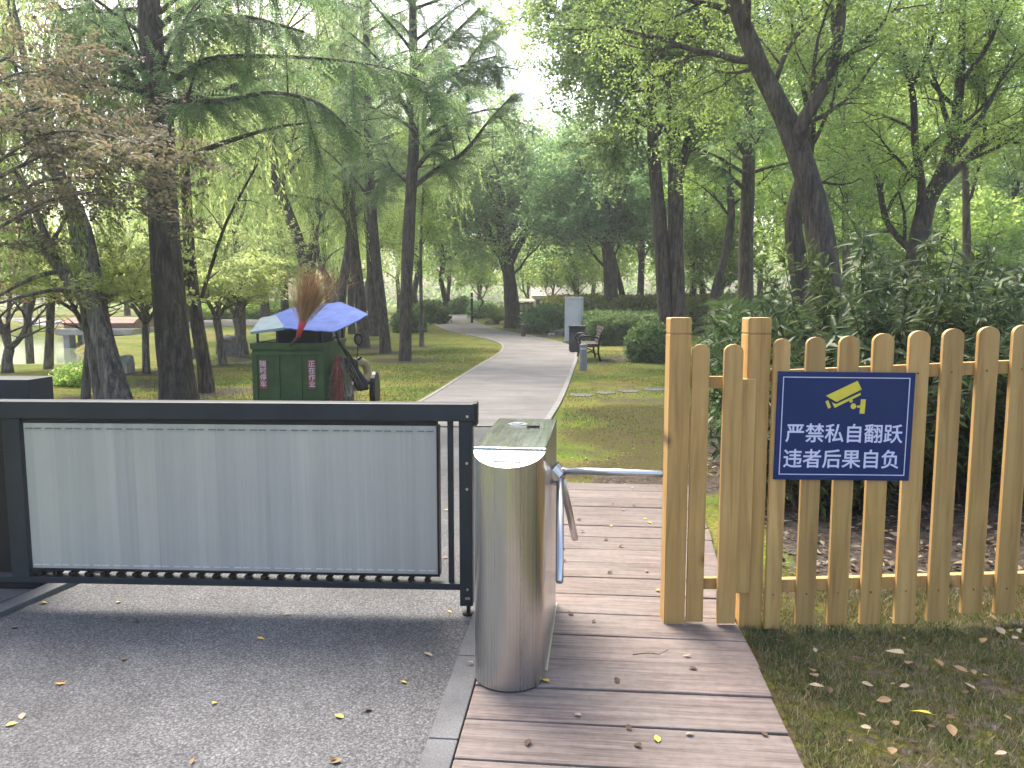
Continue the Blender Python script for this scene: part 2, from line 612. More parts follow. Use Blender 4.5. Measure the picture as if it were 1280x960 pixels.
M['red_wood'] = simple('red_wood', (0.25, 0.09, 0.06), 0.7, 0, 0.25, 4)
M['roof_pale'] = simple('roof_pale', (0.42, 0.36, 0.31), 0.7)
M['plaster'] = simple('plaster', (0.50, 0.49, 0.47), 0.8, 0, 0.15, 2)
M['stone'] = simple('stone', (0.26, 0.25, 0.225), 0.85, 0, 0.4, 3, 0.6)
M['stone_dark'] = simple('stone_dark', (0.12, 0.115, 0.105), 0.85, 0, 0.4, 3, 0.6)
M['concrete'] = simple('concrete', (0.33, 0.31, 0.28), 0.85, 0, 0.3, 2, 0.3)
M['roof_red'] = simple('roof_red', (0.28, 0.16, 0.12), 0.85, 0, 0.3, 2)
M['dark_gap'] = simple('dark_gap', (0.02, 0.02, 0.018), 0.9)
M['dry_leaf'] = simple('dry_leaf', (0.19, 0.125, 0.065), 0.7, 0, 0.35, 25)
M['pale_leaf'] = simple('pale_leaf', (0.27, 0.215, 0.15), 0.7, 0, 0.3, 25)
M['yellow_leaf'] = simple('yellow_leaf', (0.48, 0.36, 0.06), 0.6, 0, 0.25, 25)
M['brown_leaf'] = simple('brown_leaf', (0.075, 0.045, 0.027), 0.8, 0, 0.3, 25)
M['orange_leaf'] = simple('orange_leaf', (0.55, 0.27, 0.03), 0.6, 0, 0.25, 25)
M['litter'] = leaf_mat('litter', [(0.05, 0.036, 0.024), (0.12, 0.08, 0.05), (0.22, 0.17, 0.12), (0.34, 0.30, 0.25)], 0.05, 0.8, 1.0)

# water
k = NT('pond_water')
n1 = k.noise(k.coord(), 5, 4, 0.5)
k.set(Base_Color=(0.12, 0.15, 0.085), Roughness=0.10)
k.b.inputs['Specular IOR Level'].default_value = 0.28
k.bump(n1, 0.05, 0.02)
M['water'] = k.m

# ground: grass, moss and bare soil
k = NT('lawn_ground')
v = k.coord()
a1 = k.noise(v, 0.55, 6, 0.6)
a2 = k.noise(v, 3.2, 7, 0.68)
a3 = k.noise(v, 34, 6, 0.8)
a4 = k.noise(v, 14, 6, 0.7)
c = k.ramp(a1, [(0.34, (0.07, 0.125, 0.02)), (0.47, (0.125, 0.16, 0.028)), (0.57, (0.175, 0.17, 0.04)), (0.68, (0.14, 0.12, 0.055))])
c = k.mix(c, (0.095, 0.072, 0.042), k.ramp(a2, [(0.48, g(0)), (0.62, g(0.8))]))
c = k.mix(c, (0.085, 0.16, 0.02), k.ramp(a2, [(0.28, g(0.7)), (0.42, g(0))]))
c = k.mix(c, k.ramp(a3, [(0.34, g(0.30)), (0.5, g(0.95)), (0.66, g(1.6))]), 1.0, 'MULTIPLY')
am = k.n('Attribute', attribute_name='moss')
mossc = k.ramp(a2, [(.3, (.042, .058, .012)), (.46, (.075, .074, .018)), (.62, (.066, .052, .028))])
mossc = k.mix(mossc, k.ramp(a3, [(0.34, g(0.25)), (0.5, g(0.95)), (0.66, g(1.9))]), 1.0, 'MULTIPLY')
mossc = k.mix(mossc, (.075, .058, .040), k.ramp(a4, [(.47, g(0)), (.60, g(.85))]))
mf = k.n('Math', operation='MULTIPLY_ADD')
k.l(a4, mf.inputs[0]); mf.inputs[1].default_value = 1.0
k.l(am.outputs['Fac'], mf.inputs[2])
ms2 = k.n('Math', operation='SUBTRACT')
k.l(mf.outputs[0], ms2.inputs[0]); ms2.inputs[1].default_value = .5
c = k.mix(c, mossc, k.ramp(ms2.outputs[0], [(.15, g(0)), (.80, g(1))]))
at = k.n('Attribute', attribute_name='soil')
soilc = k.ramp(a4, [(0.3, (0.032, 0.026, 0.020)), (0.5, (0.075, 0.062, 0.050)), (0.7, (0.15, 0.13, 0.105))])
soilc = k.mix(soilc, k.ramp(a3, [(0.3, g(0.5)), (0.55, g(1.0)), (0.75, g(1.6))]), 1.0, 'MULTIPLY')
sf = k.n('Math', operation='ADD')
k.l(at.outputs['Fac'], sf.inputs[0])
k.l(a4, sf.inputs[1])
c = k.mix(c, soilc, k.ramp(sf.outputs[0], [(0.82, g(0)), (1.08, g(1))]))
k.set(Base_Color=c, Roughness=0.95)
k.bump(k.mix(a3, a4, 0.5), 0.8, 0.03)
k.b.inputs['Specular IOR Level'].default_value = 0.05
M['ground'] = k.m

# ------------------------------------------------------------------ tree list (declared early: the ground needs their feet)
random.seed(5)
SOIL = []          # (x, y, radius) of bare soil rings


def foot(px, py, r):
    p = G(px, py)
    SOIL.append((p.x, p.y, r))
    return p


for a in [(222, 505, 0.7), (150, 508, 0.7), (108, 498, 0.5), (258, 491, 0.9), (183, 466, 0.8), (279, 457, 0.9), (304, 447, 0.9),
          (453, 434, 1.0), (466, 424, 1.0), (481, 442, 1.1), (506, 451, 1.1), (527, 433, 0.6), (642, 405, 1.5), (812, 448, 1.6),
          (848, 452, 1.3), (676, 416, 1.3), (700, 420, 1.2), (640, 418, 0.5), (740, 452, 0.9), (300, 452, 0.6), (205, 480, 0.7)]:
    foot(*a)

# ------------------------------------------------------------------ ground sheet
NG = 361
u = np.linspace(-1, 1, NG)
gx = 360 * np.sinh(6.2 * u) / math.sinh(6.2)
gy = 6 + 360 * np.sinh(6.2 * u) / math.sinh(6.2)
X, Y = np.meshgrid(gx, gy)
Z = hgt(X, Y)
me = bpy.data.meshes.new('lawn')
V = np.stack([X, Y, Z], -1).reshape(-1, 3)
idx = np.arange(NG * NG).reshape(NG, NG)
Fq = np.stack([idx[:-1, :-1], idx[:-1, 1:], idx[1:, 1:], idx[1:, :-1]], -1).reshape(-1, 4)
me.from_pydata(V.tolist(), [], Fq.tolist())
at_ = me.attributes.new('soil', 'FLOAT', 'POINT')
s = np.zeros(NG * NG)
for (x, y, r) in SOIL:
    dd = np.hypot(V[:, 0] - x, V[:, 1] - y)
    s = np.maximum(s, 0.62 * sstep((r * 1.5 - dd) / r))
pA = G(700, 612)
# bare earth behind the boardwalk and below the shrubs behind the fence
band = sstep((V[:, 1] - pA.y + 0.15) / 0.2) * sstep((pA.y + 1.05 - V[:, 1]) / 0.8) * sstep((V[:, 0] + 0.1) / 0.3)
s = np.maximum(s, 0.66 * band)
under = sstep((V[:, 0] - 0.95) / 0.5) * sstep((V[:, 1] - 3.75) / 0.3) * sstep((11 - V[:, 1]) / 2)
s = np.maximum(s, 0.75 * under)
pB = G(760, 500)
s = np.maximum(s, 0.46 * np.exp(-((V[:, 1] - pB.y) / 0.7) ** 2) * sstep((V[:, 0] - 0.0) / 0.3))
front = sstep((V[:, 0] - 0.75) / 0.3) * sstep((3.9 - V[:, 1]) / 0.3)
s = np.maximum(s, 0.36 * front)
at_.data.foreach_set('value', s.astype(np.float32))
mo = me.attributes.new('moss', 'FLOAT', 'POINT')
pC = G(760, 512)
ms_ = np.maximum(sstep((V[:, 0] + .55 + .25 * np.sin(V[:, 1] * 3.1)) / 1.1) * sstep((V[:, 1] - pA.y) / .6) * sstep((pC.y + 1.2 + .4 * np.sin(V[:, 0] * 2.3) - V[:, 1]) / 1.8) , sstep((V[:, 0] - .5) / .3) * sstep((4.6 - V[:, 1]) / .5))
mo.data.foreach_set('value', ms_.astype(np.float32))
lawn = link('lawn', me, M['ground'], smooth=True)
tag(lawn, 'mossy green and yellow lawn with bare earth patches', kind='structure')

# ------------------------------------------------------------------ road, path, kerbs, boardwalk


def resample(pts, n):
    pts = [Vector(p) for p in pts]
    L = [0]
    for a, b in zip(pts, pts[1:]):
        L.append(L[-1] + (b - a).length)
    out = []
    for i in range(n):
        t = L[-1] * i / (n - 1)
        j = 0
        while j < len(pts) - 2 and L[j + 1] < t: j += 1
        f_ = (t - L[j]) / max(1e-9, L[j + 1] - L[j])
        out.append(pts[j].lerp(pts[j + 1], f_))
    return out


def smooth_line(pts, it=2):
    for _ in range(it):
        q = [pts[0]]
        for a, b in zip(pts, pts[1:]):
            q += [a.lerp(b, 0.25), a.lerp(b, 0.75)]
        q.append(pts[-1])
        pts = q
    return pts


def ribbon(name, A, B, dz, m, kind='structure', thick=0.0, nx=6):
    mb = MB()
    n = len(A)
    for i in range(n):
        for j in range(nx + 1):
            p = A[i].lerp(B[i], j / nx)
            mb.v.append((p.x, p.y, H(p.x, p.y) + dz))
    for i in range(n - 1):
        for j in range(nx):
            a = i * (nx + 1) + j
            mb.f.append((a, a + 1, a + nx + 2, a + nx + 1))
    if thick:
        base = len(mb.v)
        for i in range(n):
            for p in (A[i], B[i]):
                mb.v.append((p.x, p.y, H(p.x, p.y) + dz - thick))
        for i in range(n - 1):
            a, b = i * (nx + 1), (i + 1) * (nx + 1)
            c_, d_ = base + 2 * i, base + 2 * i + 2
            mb.f.append((a, b, d_, c_))
            mb.f.append((a + nx, c_ + 1, d_ + 1, b + nx))
        mb.f.append((0, base, base + 1, nx))
    o = mb.build(name, m)
    me_ = o.data
    bm = bmesh.new(); bm.from_mesh(me_); bmesh.ops.recalc_face_normals(bm, faces=bm.faces); bm.to_mesh(me_); bm.free()
    tag(o, kind=kind)
    return o


# kerb line on the right of the road runs along world Y
KX = 0.5 * (G(521, 960).x + G(586, 791).x)          # road side of the kerb
KW = 0.105
Lk0, Lk1 = G(0, 775), G(105, 730)
ldir = (Lk1 - Lk0).normalized()
road_end_l, road_end_r = G(470, 535), Vector((KX, G(686, 535).y, 0))
Ln = Lk0 - ldir * 3.2
roadL = resample([Ln, Lk0, Lk1, G(300, 626), road_end_l], 40)
roadR = resample([Vector((KX, -2.5, 0)), Vector((KX, 3, 0)), road_end_r], 40)
road = ribbon('road', roadL, roadR, 0.010, M['asphalt'])
tag(road, 'grey speckled asphalt road in front of and behind the gate')

pl = [road_end_l] + [G(*q) for q in [(535, 500), (575, 474), (603, 456), (622, 445), (631, 437), (628, 430), (613, 425), (590, 420), (566, 415), (551, 410), (542, 404), (543, 399), (553, 395), (563, 392.5)]]
pr = [road_end_r] + [G(*q) for q in [(698, 500), (711, 468), (719, 449), (718, 439), (707, 431), (690, 426), (665, 421), (640, 416), (616, 411), (601, 406), (591, 401), (585, 397), (581, 394), (578, 392.5)]]
pl = smooth_line(pl, 2)
pr = smooth_line(pr, 2)
path = ribbon('path', pl, pr, 0.022, M['path'], nx=4)
tag(path, 'pale concrete path winding away through the park')


def offset_strip(name, line, wd, side, dz, m, thick):
    A, B = [], []
    for i, p in enumerate(line):
        t = (line[min(i + 1, len(line) - 1)] - line[max(i - 1, 0)])
        t.z = 0
        t.normalize()
        nrm = Vector((-t.y, t.x, 0)) * side
        A.append(p)
        B.append(p + nrm * wd)
    o = ribbon(name, A, B, dz, m, thick=thick, nx=1)
    return o


tag(offset_strip('path_kerb', pl, 0.06, 1, 0.030, M['kerb_pale'], 0.09), 'pale concrete edging along the left side of the winding path')
tag(offset_strip('path_kerb', pr, 0.08, -1, 0.030, M['kerb_pale'], 0.09), 'pale concrete edging along the right side of the winding path')

# road kerb stones (right): separate stones in one kerb
mb = MB()
y = 1.2
rng = random.Random(3)
yend = road_end_r.y
while y < yend:
    Ls = 0.62 if rng.random() < 0.75 else 0.3
    y1 = min(y + Ls, yend)
    mb.bb(KX + 0.002, KX + KW, y + 0.003, y1 - 0.003, -0.08, 0.024)
    y = y1
o = mb.build('kerb', M['kerb'], bevel=0.004)
tag(o, 'dark grey kerb stones between the asphalt and the boardwalk', kind='structure')
# left kerb + concrete apron under the gate cabinet
mb = MB()
nrm = Vector((-ldir.y, ldir.x, 0))
if nrm.x > 0: nrm = -nrm
ang = math.atan2(ldir.y, ldir.x)
rot = Matrix.Rotation(ang, 3, 'Z')
lk = resample(roadL, 40)
tot = sum((b - a).length for a, b in zip(lk, lk[1:]))
nst = int(tot / .6)
ks = resample(roadL, nst + 1)
for a, b in zip(ks, ks[1:]):
    t_ = (b - a).normalized()
    n_ = Vector((-t_.y, t_.x, 0))
    c_ = (a + b) / 2 + n_ * .055
    mb.box((c_.x, c_.y, -.01), ((b - a).length - .006, .10, .09), Matrix.Rotation(math.atan2(t_.y, t_.x), 3, 'Z'))
o = mb.build('kerb', M['kerb'], bevel=.004)
tag(o, 'pale worn kerb stones along the left road edge below the gate', kind='structure')
mb = MB()
c_ = Lk0 + ldir * 0.2 + nrm * 0.95
mb.box((c_.x, c_.y, -0.02), (2.6, 1.55, 0.06), rot)
o = mb.build('concrete_pad', M['kerb'])
tag(o, 'dark concrete pad below the gate cabinet', kind='structure')

# boardwalk planks
redge = [G(*q) for q in [(1012, 985), (1000, 960), (972, 895), (945, 832), (922, 792), (908, 745), (893, 690), (880, 650), (868, 612)]]


def redge_x(yy):
    if yy < redge[0].y:
        return redge[0].x - 0.28 * (redge[0].y - yy) * 0 
    for a, b in zip(redge, redge[1:]):
        if a.y <= yy <= b.y:
            return a.x + (b.x - a.x) * (yy - a.y) / (b.y - a.y)
    return redge[-1].x


mb = MB()
yb0 = G(573, 907).y
PW = 0.243
x0 = KX + KW + 0.006
yE = G(760, 608).y
i = -8
rng = random.Random(8)
while yb0 + i * PW < yE - 0.05:
    ya, yb = yb0 + i * PW + 0.004, yb0 + (i + 1) * PW - 0.004
    sk = 0.012 * rng.uniform(-1, 1)
    xa, xb = redge_x(ya) + rng.uniform(-.006, .006), redge_x(yb) + rng.uniform(-.006, .006)
    zt = 0.030 + rng.uniform(-0.002, 0.002)
    vs = [(x0, ya, -0.03), (xa, ya + sk, -0.03), (xb, yb + sk, -0.03), (x0, yb, -0.03), (x0, ya, zt), (xa, ya + sk, zt), (xb, yb + sk, zt), (x0, yb, zt)]
    mb.add(vs, [(3, 2, 1, 0), (4, 5, 6, 7), (0, 1, 5, 4), (1, 2, 6, 5), (2, 3, 7, 6), (3, 0, 4, 7)])
    i += 1
o = mb.build('boardwalk', M['board'], bevel=0.006)
tag(o, 'weathered pinkish grey boardwalk of wide planks', kind='structure')

# pond
mb = MB()
ring = []
for u_, v_ in [(-46.5, 18.2), (-9.6, 18.2), (-24.0, 44.6), (-46.5, 44.6)]:
    ring.append((u_ * math.cos(YAW) - v_ * math.sin(YAW), u_ * math.sin(YAW) + v_ * math.cos(YAW), -0.42))
mb.add(ring, [(0, 1, 2, 3)])
tag(mb.build('pond_water', M['water']), 'still green pond water on the left', kind='structure')

# distant pale road on the left
A = resample([G(-150, 405), G(150, 402), G(340, 400.5), G(480, 400), G(545, 399)], 30)
B = resample([G(-150, 411), G(150, 408), G(340, 406.5), G(480, 405.5), G(545, 404)], 30)
tag(ribbon('distant_path', A, B, 0.015, M['path'], nx=2), 'pale path crossing far behind the trees on the left', kind='structure')

# ------------------------------------------------------------------ foliage units (separate quads, twig along +Y, up +Z)


def rnd_dirs(rng, n):
    v = rng.normal(size=(n, 3))
    return v / np.linalg.norm(v, axis=1, keepdims=True)


def leaf_quads(base, d, nrm, L, W, fold=0.15):
    d = d / np.linalg.norm(d, axis=1, keepdims=True)
    s = np.cross(d, nrm)
    s /= (np.linalg.norm(s, axis=1, keepdims=True) + 1e-9)
    n2 = np.cross(s, d)
    L = np.asarray(L).reshape(-1, 1)
    W = np.asarray(W).reshape(-1, 1)
    mid = base + d * L * 0.45
    a = base
    b = mid + s * W * 0.5 + n2 * W * fold
    c = base + d * L
    e = mid - s * W * 0.5 + n2 * W * fold
    return np.stack([a, b, c, e], 1).reshape(-1, 3)


def unit_spray(rng, n, L, ll, lw, spread=0.5, flat=0.4):
    t = rng.uniform(0.05, 1, n)
    base = np.stack([rng.normal(0, 0.10 * L, n), t * L, rng.normal(0, 0.10 * L * flat * 2, n)], 1)
    side = rng.choice([-1, 1], n)
    d = np.stack([side * rng.uniform(0.3, 1.1, n), rng.uniform(0.2, 1.0, n), rng.normal(0, flat, n) - 0.15], 1)
    nr = np.stack([rng.normal(0, spread, n), rng.normal(0, spread, n), np.ones(n)], 1)
    return leaf_quads(base, d, nr, ll * rng.uniform(0.65, 1.2, n), lw * rng.uniform(0.75, 1.15, n))


def unit_frond(rng, m, L, ll, lw, droop=0.25):
    t = np.repeat(np.linspace(0.04, 1, m), 2)
    side = np.tile([-1, 1], m)
    base = np.stack([np.zeros(2 * m), t * L, -droop * L * t ** 2], 1)
    d = np.stack([side * 1.0, 0.55 + 0 * t, -0.15 + rng.normal(0, 0.18, 2 * m)], 1)
    nr = np.stack([rng.normal(0, .25, 2 * m), rng.normal(0, .25, 2 * m), np.ones(2 * m)], 1)
    ln = ll * (0.45 + 0.75 * np.sin(np.pi * np.clip(t * 0.85 + 0.1, 0, 1))) * rng.uniform(.8, 1.15, 2 * m)
    V = leaf_quads(base, d, nr, ln, np.full(2 * m, lw), 0.05)
    ax = leaf_quads(np.array([[0, 0, 0.]]), np.array([[0, 1., -droop * .8]]), np.array([[0, 0, 1.]]), [L], [lw * 0.6])
    return np.concatenate([V, ax])


def unit_strand(rng, n, L, ll, lw):
    t = np.linspace(0.0, 1, n)
    wob = np.stack([0.03 * L * np.sin(t * 7 + rng.uniform(0, 6)), t * L, 0.03 * L * np.cos(t * 6 + rng.uniform(0, 6))], 1)
    a = rng.uniform(0, 2 * np.pi, n)
    d = np.stack([np.cos(a) * 0.55, np.ones(n), np.sin(a) * 0.55], 1)
    V = leaf_quads(wob, d, rnd_dirs(rng, n), ll * rng.uniform(.7, 1.2, n), np.full(n, lw), 0.05)
    ax = leaf_quads(np.array([[0, 0, 0.]]), np.array([[0, 1., 0]]), np.array([[0, 0, 1.]]), [L], [0.012])
    return np.concatenate([V, ax])


def unit_rosette(rng, n, ll, lw):
    """long glossy leaves, two quads each so that they fold and bend"""
    out = []
    for i in range(n):
        a = 2 * math.pi * (i / n) * 1.0 + rng.uniform(-.3, .3)
        el = rng.uniform(-0.9, 0.65)
        d = np.array([math.cos(a) * math.cos(el), math.sin(el) * 0.9 + .15, math.sin(a) * math.cos(el)])
        d /= np.linalg.norm(d)
        up = np.array([0, 1., 0])
        s_ = np.cross(d, up); s_ /= np.linalg.norm(s_)
        n_ = np.cross(s_, d)
        L = ll * rng.uniform(.6, 1.15)
        W = lw * rng.uniform(.8, 1.2)
        b0 = np.array([0, rng.uniform(-.03, .03), 0])
        m1 = b0 + d * L * .38
        m2 = b0 + d * L * .72 - n_ * L * .06
        tip = b0 + d * L - n_ * L * .17
        f_ = n_ * W * .18
        q = [b0, m1 + s_ * W * .5 + f_, m1, m1 - s_ * W * .5 + f_, m2 + s_ * W * .36 + f_, m2, m2 - s_ * W * .36 + f_, tip]
        out += [q[0], q[1], q[2], q[2], q[0], q[2], q[3], q[3], q[1], q[4], q[5], q[2], q[2], q[5], q[6], q[3], q[4], q[7], q[7], q[5], q[5], q[7], q[7], q[6]]
    return np.array(out)


def frames(D, roll, upref=None):
    D = D / (np.linalg.norm(D, axis=1, keepdims=True) + 1e-9)
    ref = np.tile(np.array([0, 0, 1.0]), (len(D), 1)) if upref is None else upref
    S = np.cross(D, ref)
    ln = np.linalg.norm(S, axis=1, keepdims=True)
    S = np.where(ln > 1e-3, S / (ln + 1e-9), np.array([1.0, 0, 0]))
    N = np.cross(S, D)
    c, s_ = np.cos(roll)[:, None], np.sin(roll)[:, None]
    S2 = S * c + N * s_
    N2 = -S * s_ + N * c
    return np.stack([S2, D, N2], -1)      # columns: X, Y, Z


def bake(rng, units, pos, D, scale, rollsd=0.5):
    pos = np.asarray(pos, float)
    D = np.asarray(D, float)
    n = len(pos)
    Mx = frames(D, rng.normal(0, rollsd, n)) * np.asarray(scale).reshape(-1, 1, 1)
    which = rng.integers(0, len(units), n)
    out = []
    for i, U in enumerate(units):
        k_ = which == i
        if not k_.any(): continue
        W = np.einsum('kij,vj->kvi', Mx[k_], U) + pos[k_][:, None, :]
        out.append(W.reshape(-1, 3))
    return np.concatenate(out)


UR = np.random.default_rng(11)
U = {
    'camphor': [unit_spray(UR, 15, 0.42, 0.10, 0.05, 0.7, 0.6) for _ in range(6)],
    'small': [unit_spray(UR, 20, 0.40, 0.065, 0.032, 0.6, 0.45) for _ in range(6)],
    'maple': [unit_spray(UR, 20, 0.42, 0.075, 0.045, 0.35, 0.18) for _ in range(6)],
    'redwood': [unit_frond(UR, 14, 1.0, 0.135, 0.040, 0.42) for _ in range(6)],
    'willow': [unit_strand(UR, 20, 1.0, 0.11, 0.032) for _ in range(6)],
    'coarse': [unit_spray(UR, 15, 0.75, 0.20, 0.11, 0.7, 0.6) for _ in range(6)],
    'coarser': [unit_spray(UR, 13, 1.3, 0.36, 0.2, 0.7, 0.6) for _ in range(6)],
    'hedge': [unit_spray(UR, 16, 0.26, 0.07, 0.04, 0.8, 0.8) for _ in range(6)],
    'laurel': [unit_rosette(UR, 6, 0.165, 0.040) for _ in range(6)],
    'palm': [unit_frond(UR, 26, 1.0, 0.30, 0.022, 0.35) for _ in range(3)],
}


# ------------------------------------------------------------------ tree growing
class T:
    def __init__(s, seed):
        s.r = random.Random(seed)
        s.n = np.random.default_rng(seed)
        s.tubes, s.pos, s.dir, s.sz = [], [], [], []

    def at(s, pts, t):
        f_ = t * (len(pts) - 1)
        i = min(int(f_), len(pts) - 2)
        return pts[i].lerp(pts[i + 1], f_ - i), (pts[i + 1] - pts[i]).normalized()

    def spray(s, p, d, z=1.0):
        s.pos.append(tuple(p)); s.dir.append(tuple(d)); s.sz.append(z)


def rv(r):
    while True:
        v = Vector((r.uniform(-1, 1), r.uniform(-1, 1), r.uniform(-1, 1)))
        if 0.05 < v.length < 1: return v.normalized()


def grow(t, p, d, L, r0, lvl, sp):
    n = max(3, int(L / sp.get('seg', 0.3)))
    n = min(n, 10)
    pts = [p.copy()]
    d = d.normalized()
    for i in range(n):
        d = (d + rv(t.r) * sp['wig'][lvl] + UP * sp['trop'][lvl] * (i + 1) / n).normalized()
        p = p + d * (L / n)
        pts.append(p)
    rad = [max(0.003, r0 * (1 - 0.8 * i / n)) for i in range(n + 1)]
    if r0 > sp.get('minr', 0.006):
        t.tubes.append((pts, rad, 6 if r0 > 0.03 else 4))
    if lvl < sp['max']:
        spawn(t, pts, rad, sp['t0'][lvl], 1.0, sp['n'][lvl + 1], L * sp['ratio'][lvl], lvl + 1, sp)
    if lvl >= sp['max'] - sp.get('early', 0):
        gap = sp['gap']
        k_ = max(2, int(L / gap))
        hang = sp.get('hang', 0)
        for i in range(k_):
            f_ = (i + t.r.random()) / k_
            if f_ < sp.get('skip', 0): continue
            q, tn = t.at(pts, f_)
            if q.z < sp.get('minz', -9): continue
            dd = tn + rv(t.r) * sp.get('scat', 0.5)
            if sp.get('flat'): dd.z *= sp['flat']
            dd = dd.normalized() * (1 - hang) + Vector((0, 0, -1)) * hang
            t.spray(q, dd, t.r.uniform(.75, 1.2) * sp.get('feather', 1) * (1 - .45 * f_ if sp.get('feather') else 1))
            for c_ in range(sp.get('chain', 0)):
                q = q + dd.normalized() * sp['chain_len'] * 0.9
                if t.r.random() < sp.get('chain_p', 0.7) and q.z > sp.get('minz', -9):
                    dd = (dd + rv(t.r) * .12)
                    t.spray(q, dd, t.r.uniform(.8, 1.1))
                else:
                    break


def spawn(t, pts, rad, t0, t1, n, L, lvl, sp, Lend=None):
    n = int(n)
    az = t.r.uniform(0, 6.28)
    for i in range(n):
        f_ = t0 + (t1 - t0) * (i + t.r.random()) / max(1, n)
        p, tn = t.at(pts, f_)
        rr = rad[min(int(f_ * (len(rad) - 1)), len(rad) - 1)]
        az += 2.4 + t.r.uniform(-.5, .5)
        a = R_(sp['ang'][lvl] * t.r.uniform(.75, 1.2))
        o_ = tn.orthogonal().normalized()
        pr_ = o_ * math.cos(az) + tn.cross(o_) * math.sin(az)
        if sp.get('flat') and lvl > 0: pr_.z *= sp['flat']; pr_.normalize()
        d = tn * math.cos(a) + pr_ * math.sin(a) + UP * sp['up'][lvl]
        ll = (L if Lend is None else L + (Lend - L) * (f_ - t0) / max(1e-6, t1 - t0)) * t.r.uniform(.7, 1.25)
        grow(t, p, d, ll, min(rr * 0.55, 0.02 + ll * 0.012), lvl, sp)


SP = {
    'broad': dict(max=2, n=[10, 6, 6], ang=[55, 50, 50], ratio=[.5, .5], trop=[.12, .0, -.05], wig=[.22, .28, .3], up=[.15, .1, 0], t0=[.2, .15], gap=.13, scat=.8, early=1, unit='camphor'),
    'redwood': dict(max=0, n=[16, 6], ang=[66, 50], ratio=[.36], trop=[-.10, -.2], wig=[.06, .1], up=[.18, 0], t0=[.12], gap=.038, scat=.75, hang=.38, unit='redwood', minr=.004, feather=.62, skip=.12),
    'willow': dict(max=1, n=[13, 5], ang=[50, 55], ratio=[.42], trop=[.1, -.35], wig=[.18, .2], up=[.2, 0], t0=[.3], gap=.17, scat=.25, hang=.8, unit='willow', chain=2, chain_len=1.0, minz=2.7),
    'maple': dict(max=2, n=[8, 6, 5], ang=[45, 50, 45], ratio=[.5, .5], trop=[-.08, -.06, -.06], wig=[.15, .2, .2], up=[.1, .05, 0], t0=[.25, .2], gap=.11, scat=.5, flat=.3, early=1, unit='maple'),
    'bg': dict(max=2, n=[12, 4, 3], ang=[60, 52, 50], ratio=[.5, .55], trop=[.1, .0, -.08], wig=[.2, .25, .3], up=[.15, .1, 0], t0=[.2, .2], gap=.3, scat=.9, early=1, unit='coarse', minr=.015),
}


def poly3(pp, d0):
    """[(px, py, width_px, extra depth)] -> points and radii"""
    pts, rad = [], []
    for q in pp:
        d = d0 + (q[3] if len(q) > 3 else 0)
        pts.append(P(q[0], q[1], d))
        rad.append(max(0.004, q[2] * 0.5 * d / F))
    return pts, rad


def densify(pts, rad, seg):
    n = max(len(pts), int(sum((b - a).length for a, b in zip(pts, pts[1:])) / seg) + 1)
    # Catmull-Rom through the points
    out, ro = [], []
    m = len(pts)
    for i in range(n):
        f_ = i / (n - 1) * (m - 1)
        j = min(int(f_), m - 2)
        t = f_ - j
        p0, p1, p2, p3 = pts[max(j - 1, 0)], pts[j], pts[j + 1], pts[min(j + 2, m - 1)]
        out.append(0.5 * ((2 * p1) + (p2 - p0) * t + (2 * p0 - 5 * p1 + 4 * p2 - p3) * t * t + (3 * p1 - p0 - 3 * p2 + p3) * t ** 3))
        ro.append(rad[j] * (1 - t) + rad[j + 1] * t)
    return out, ro


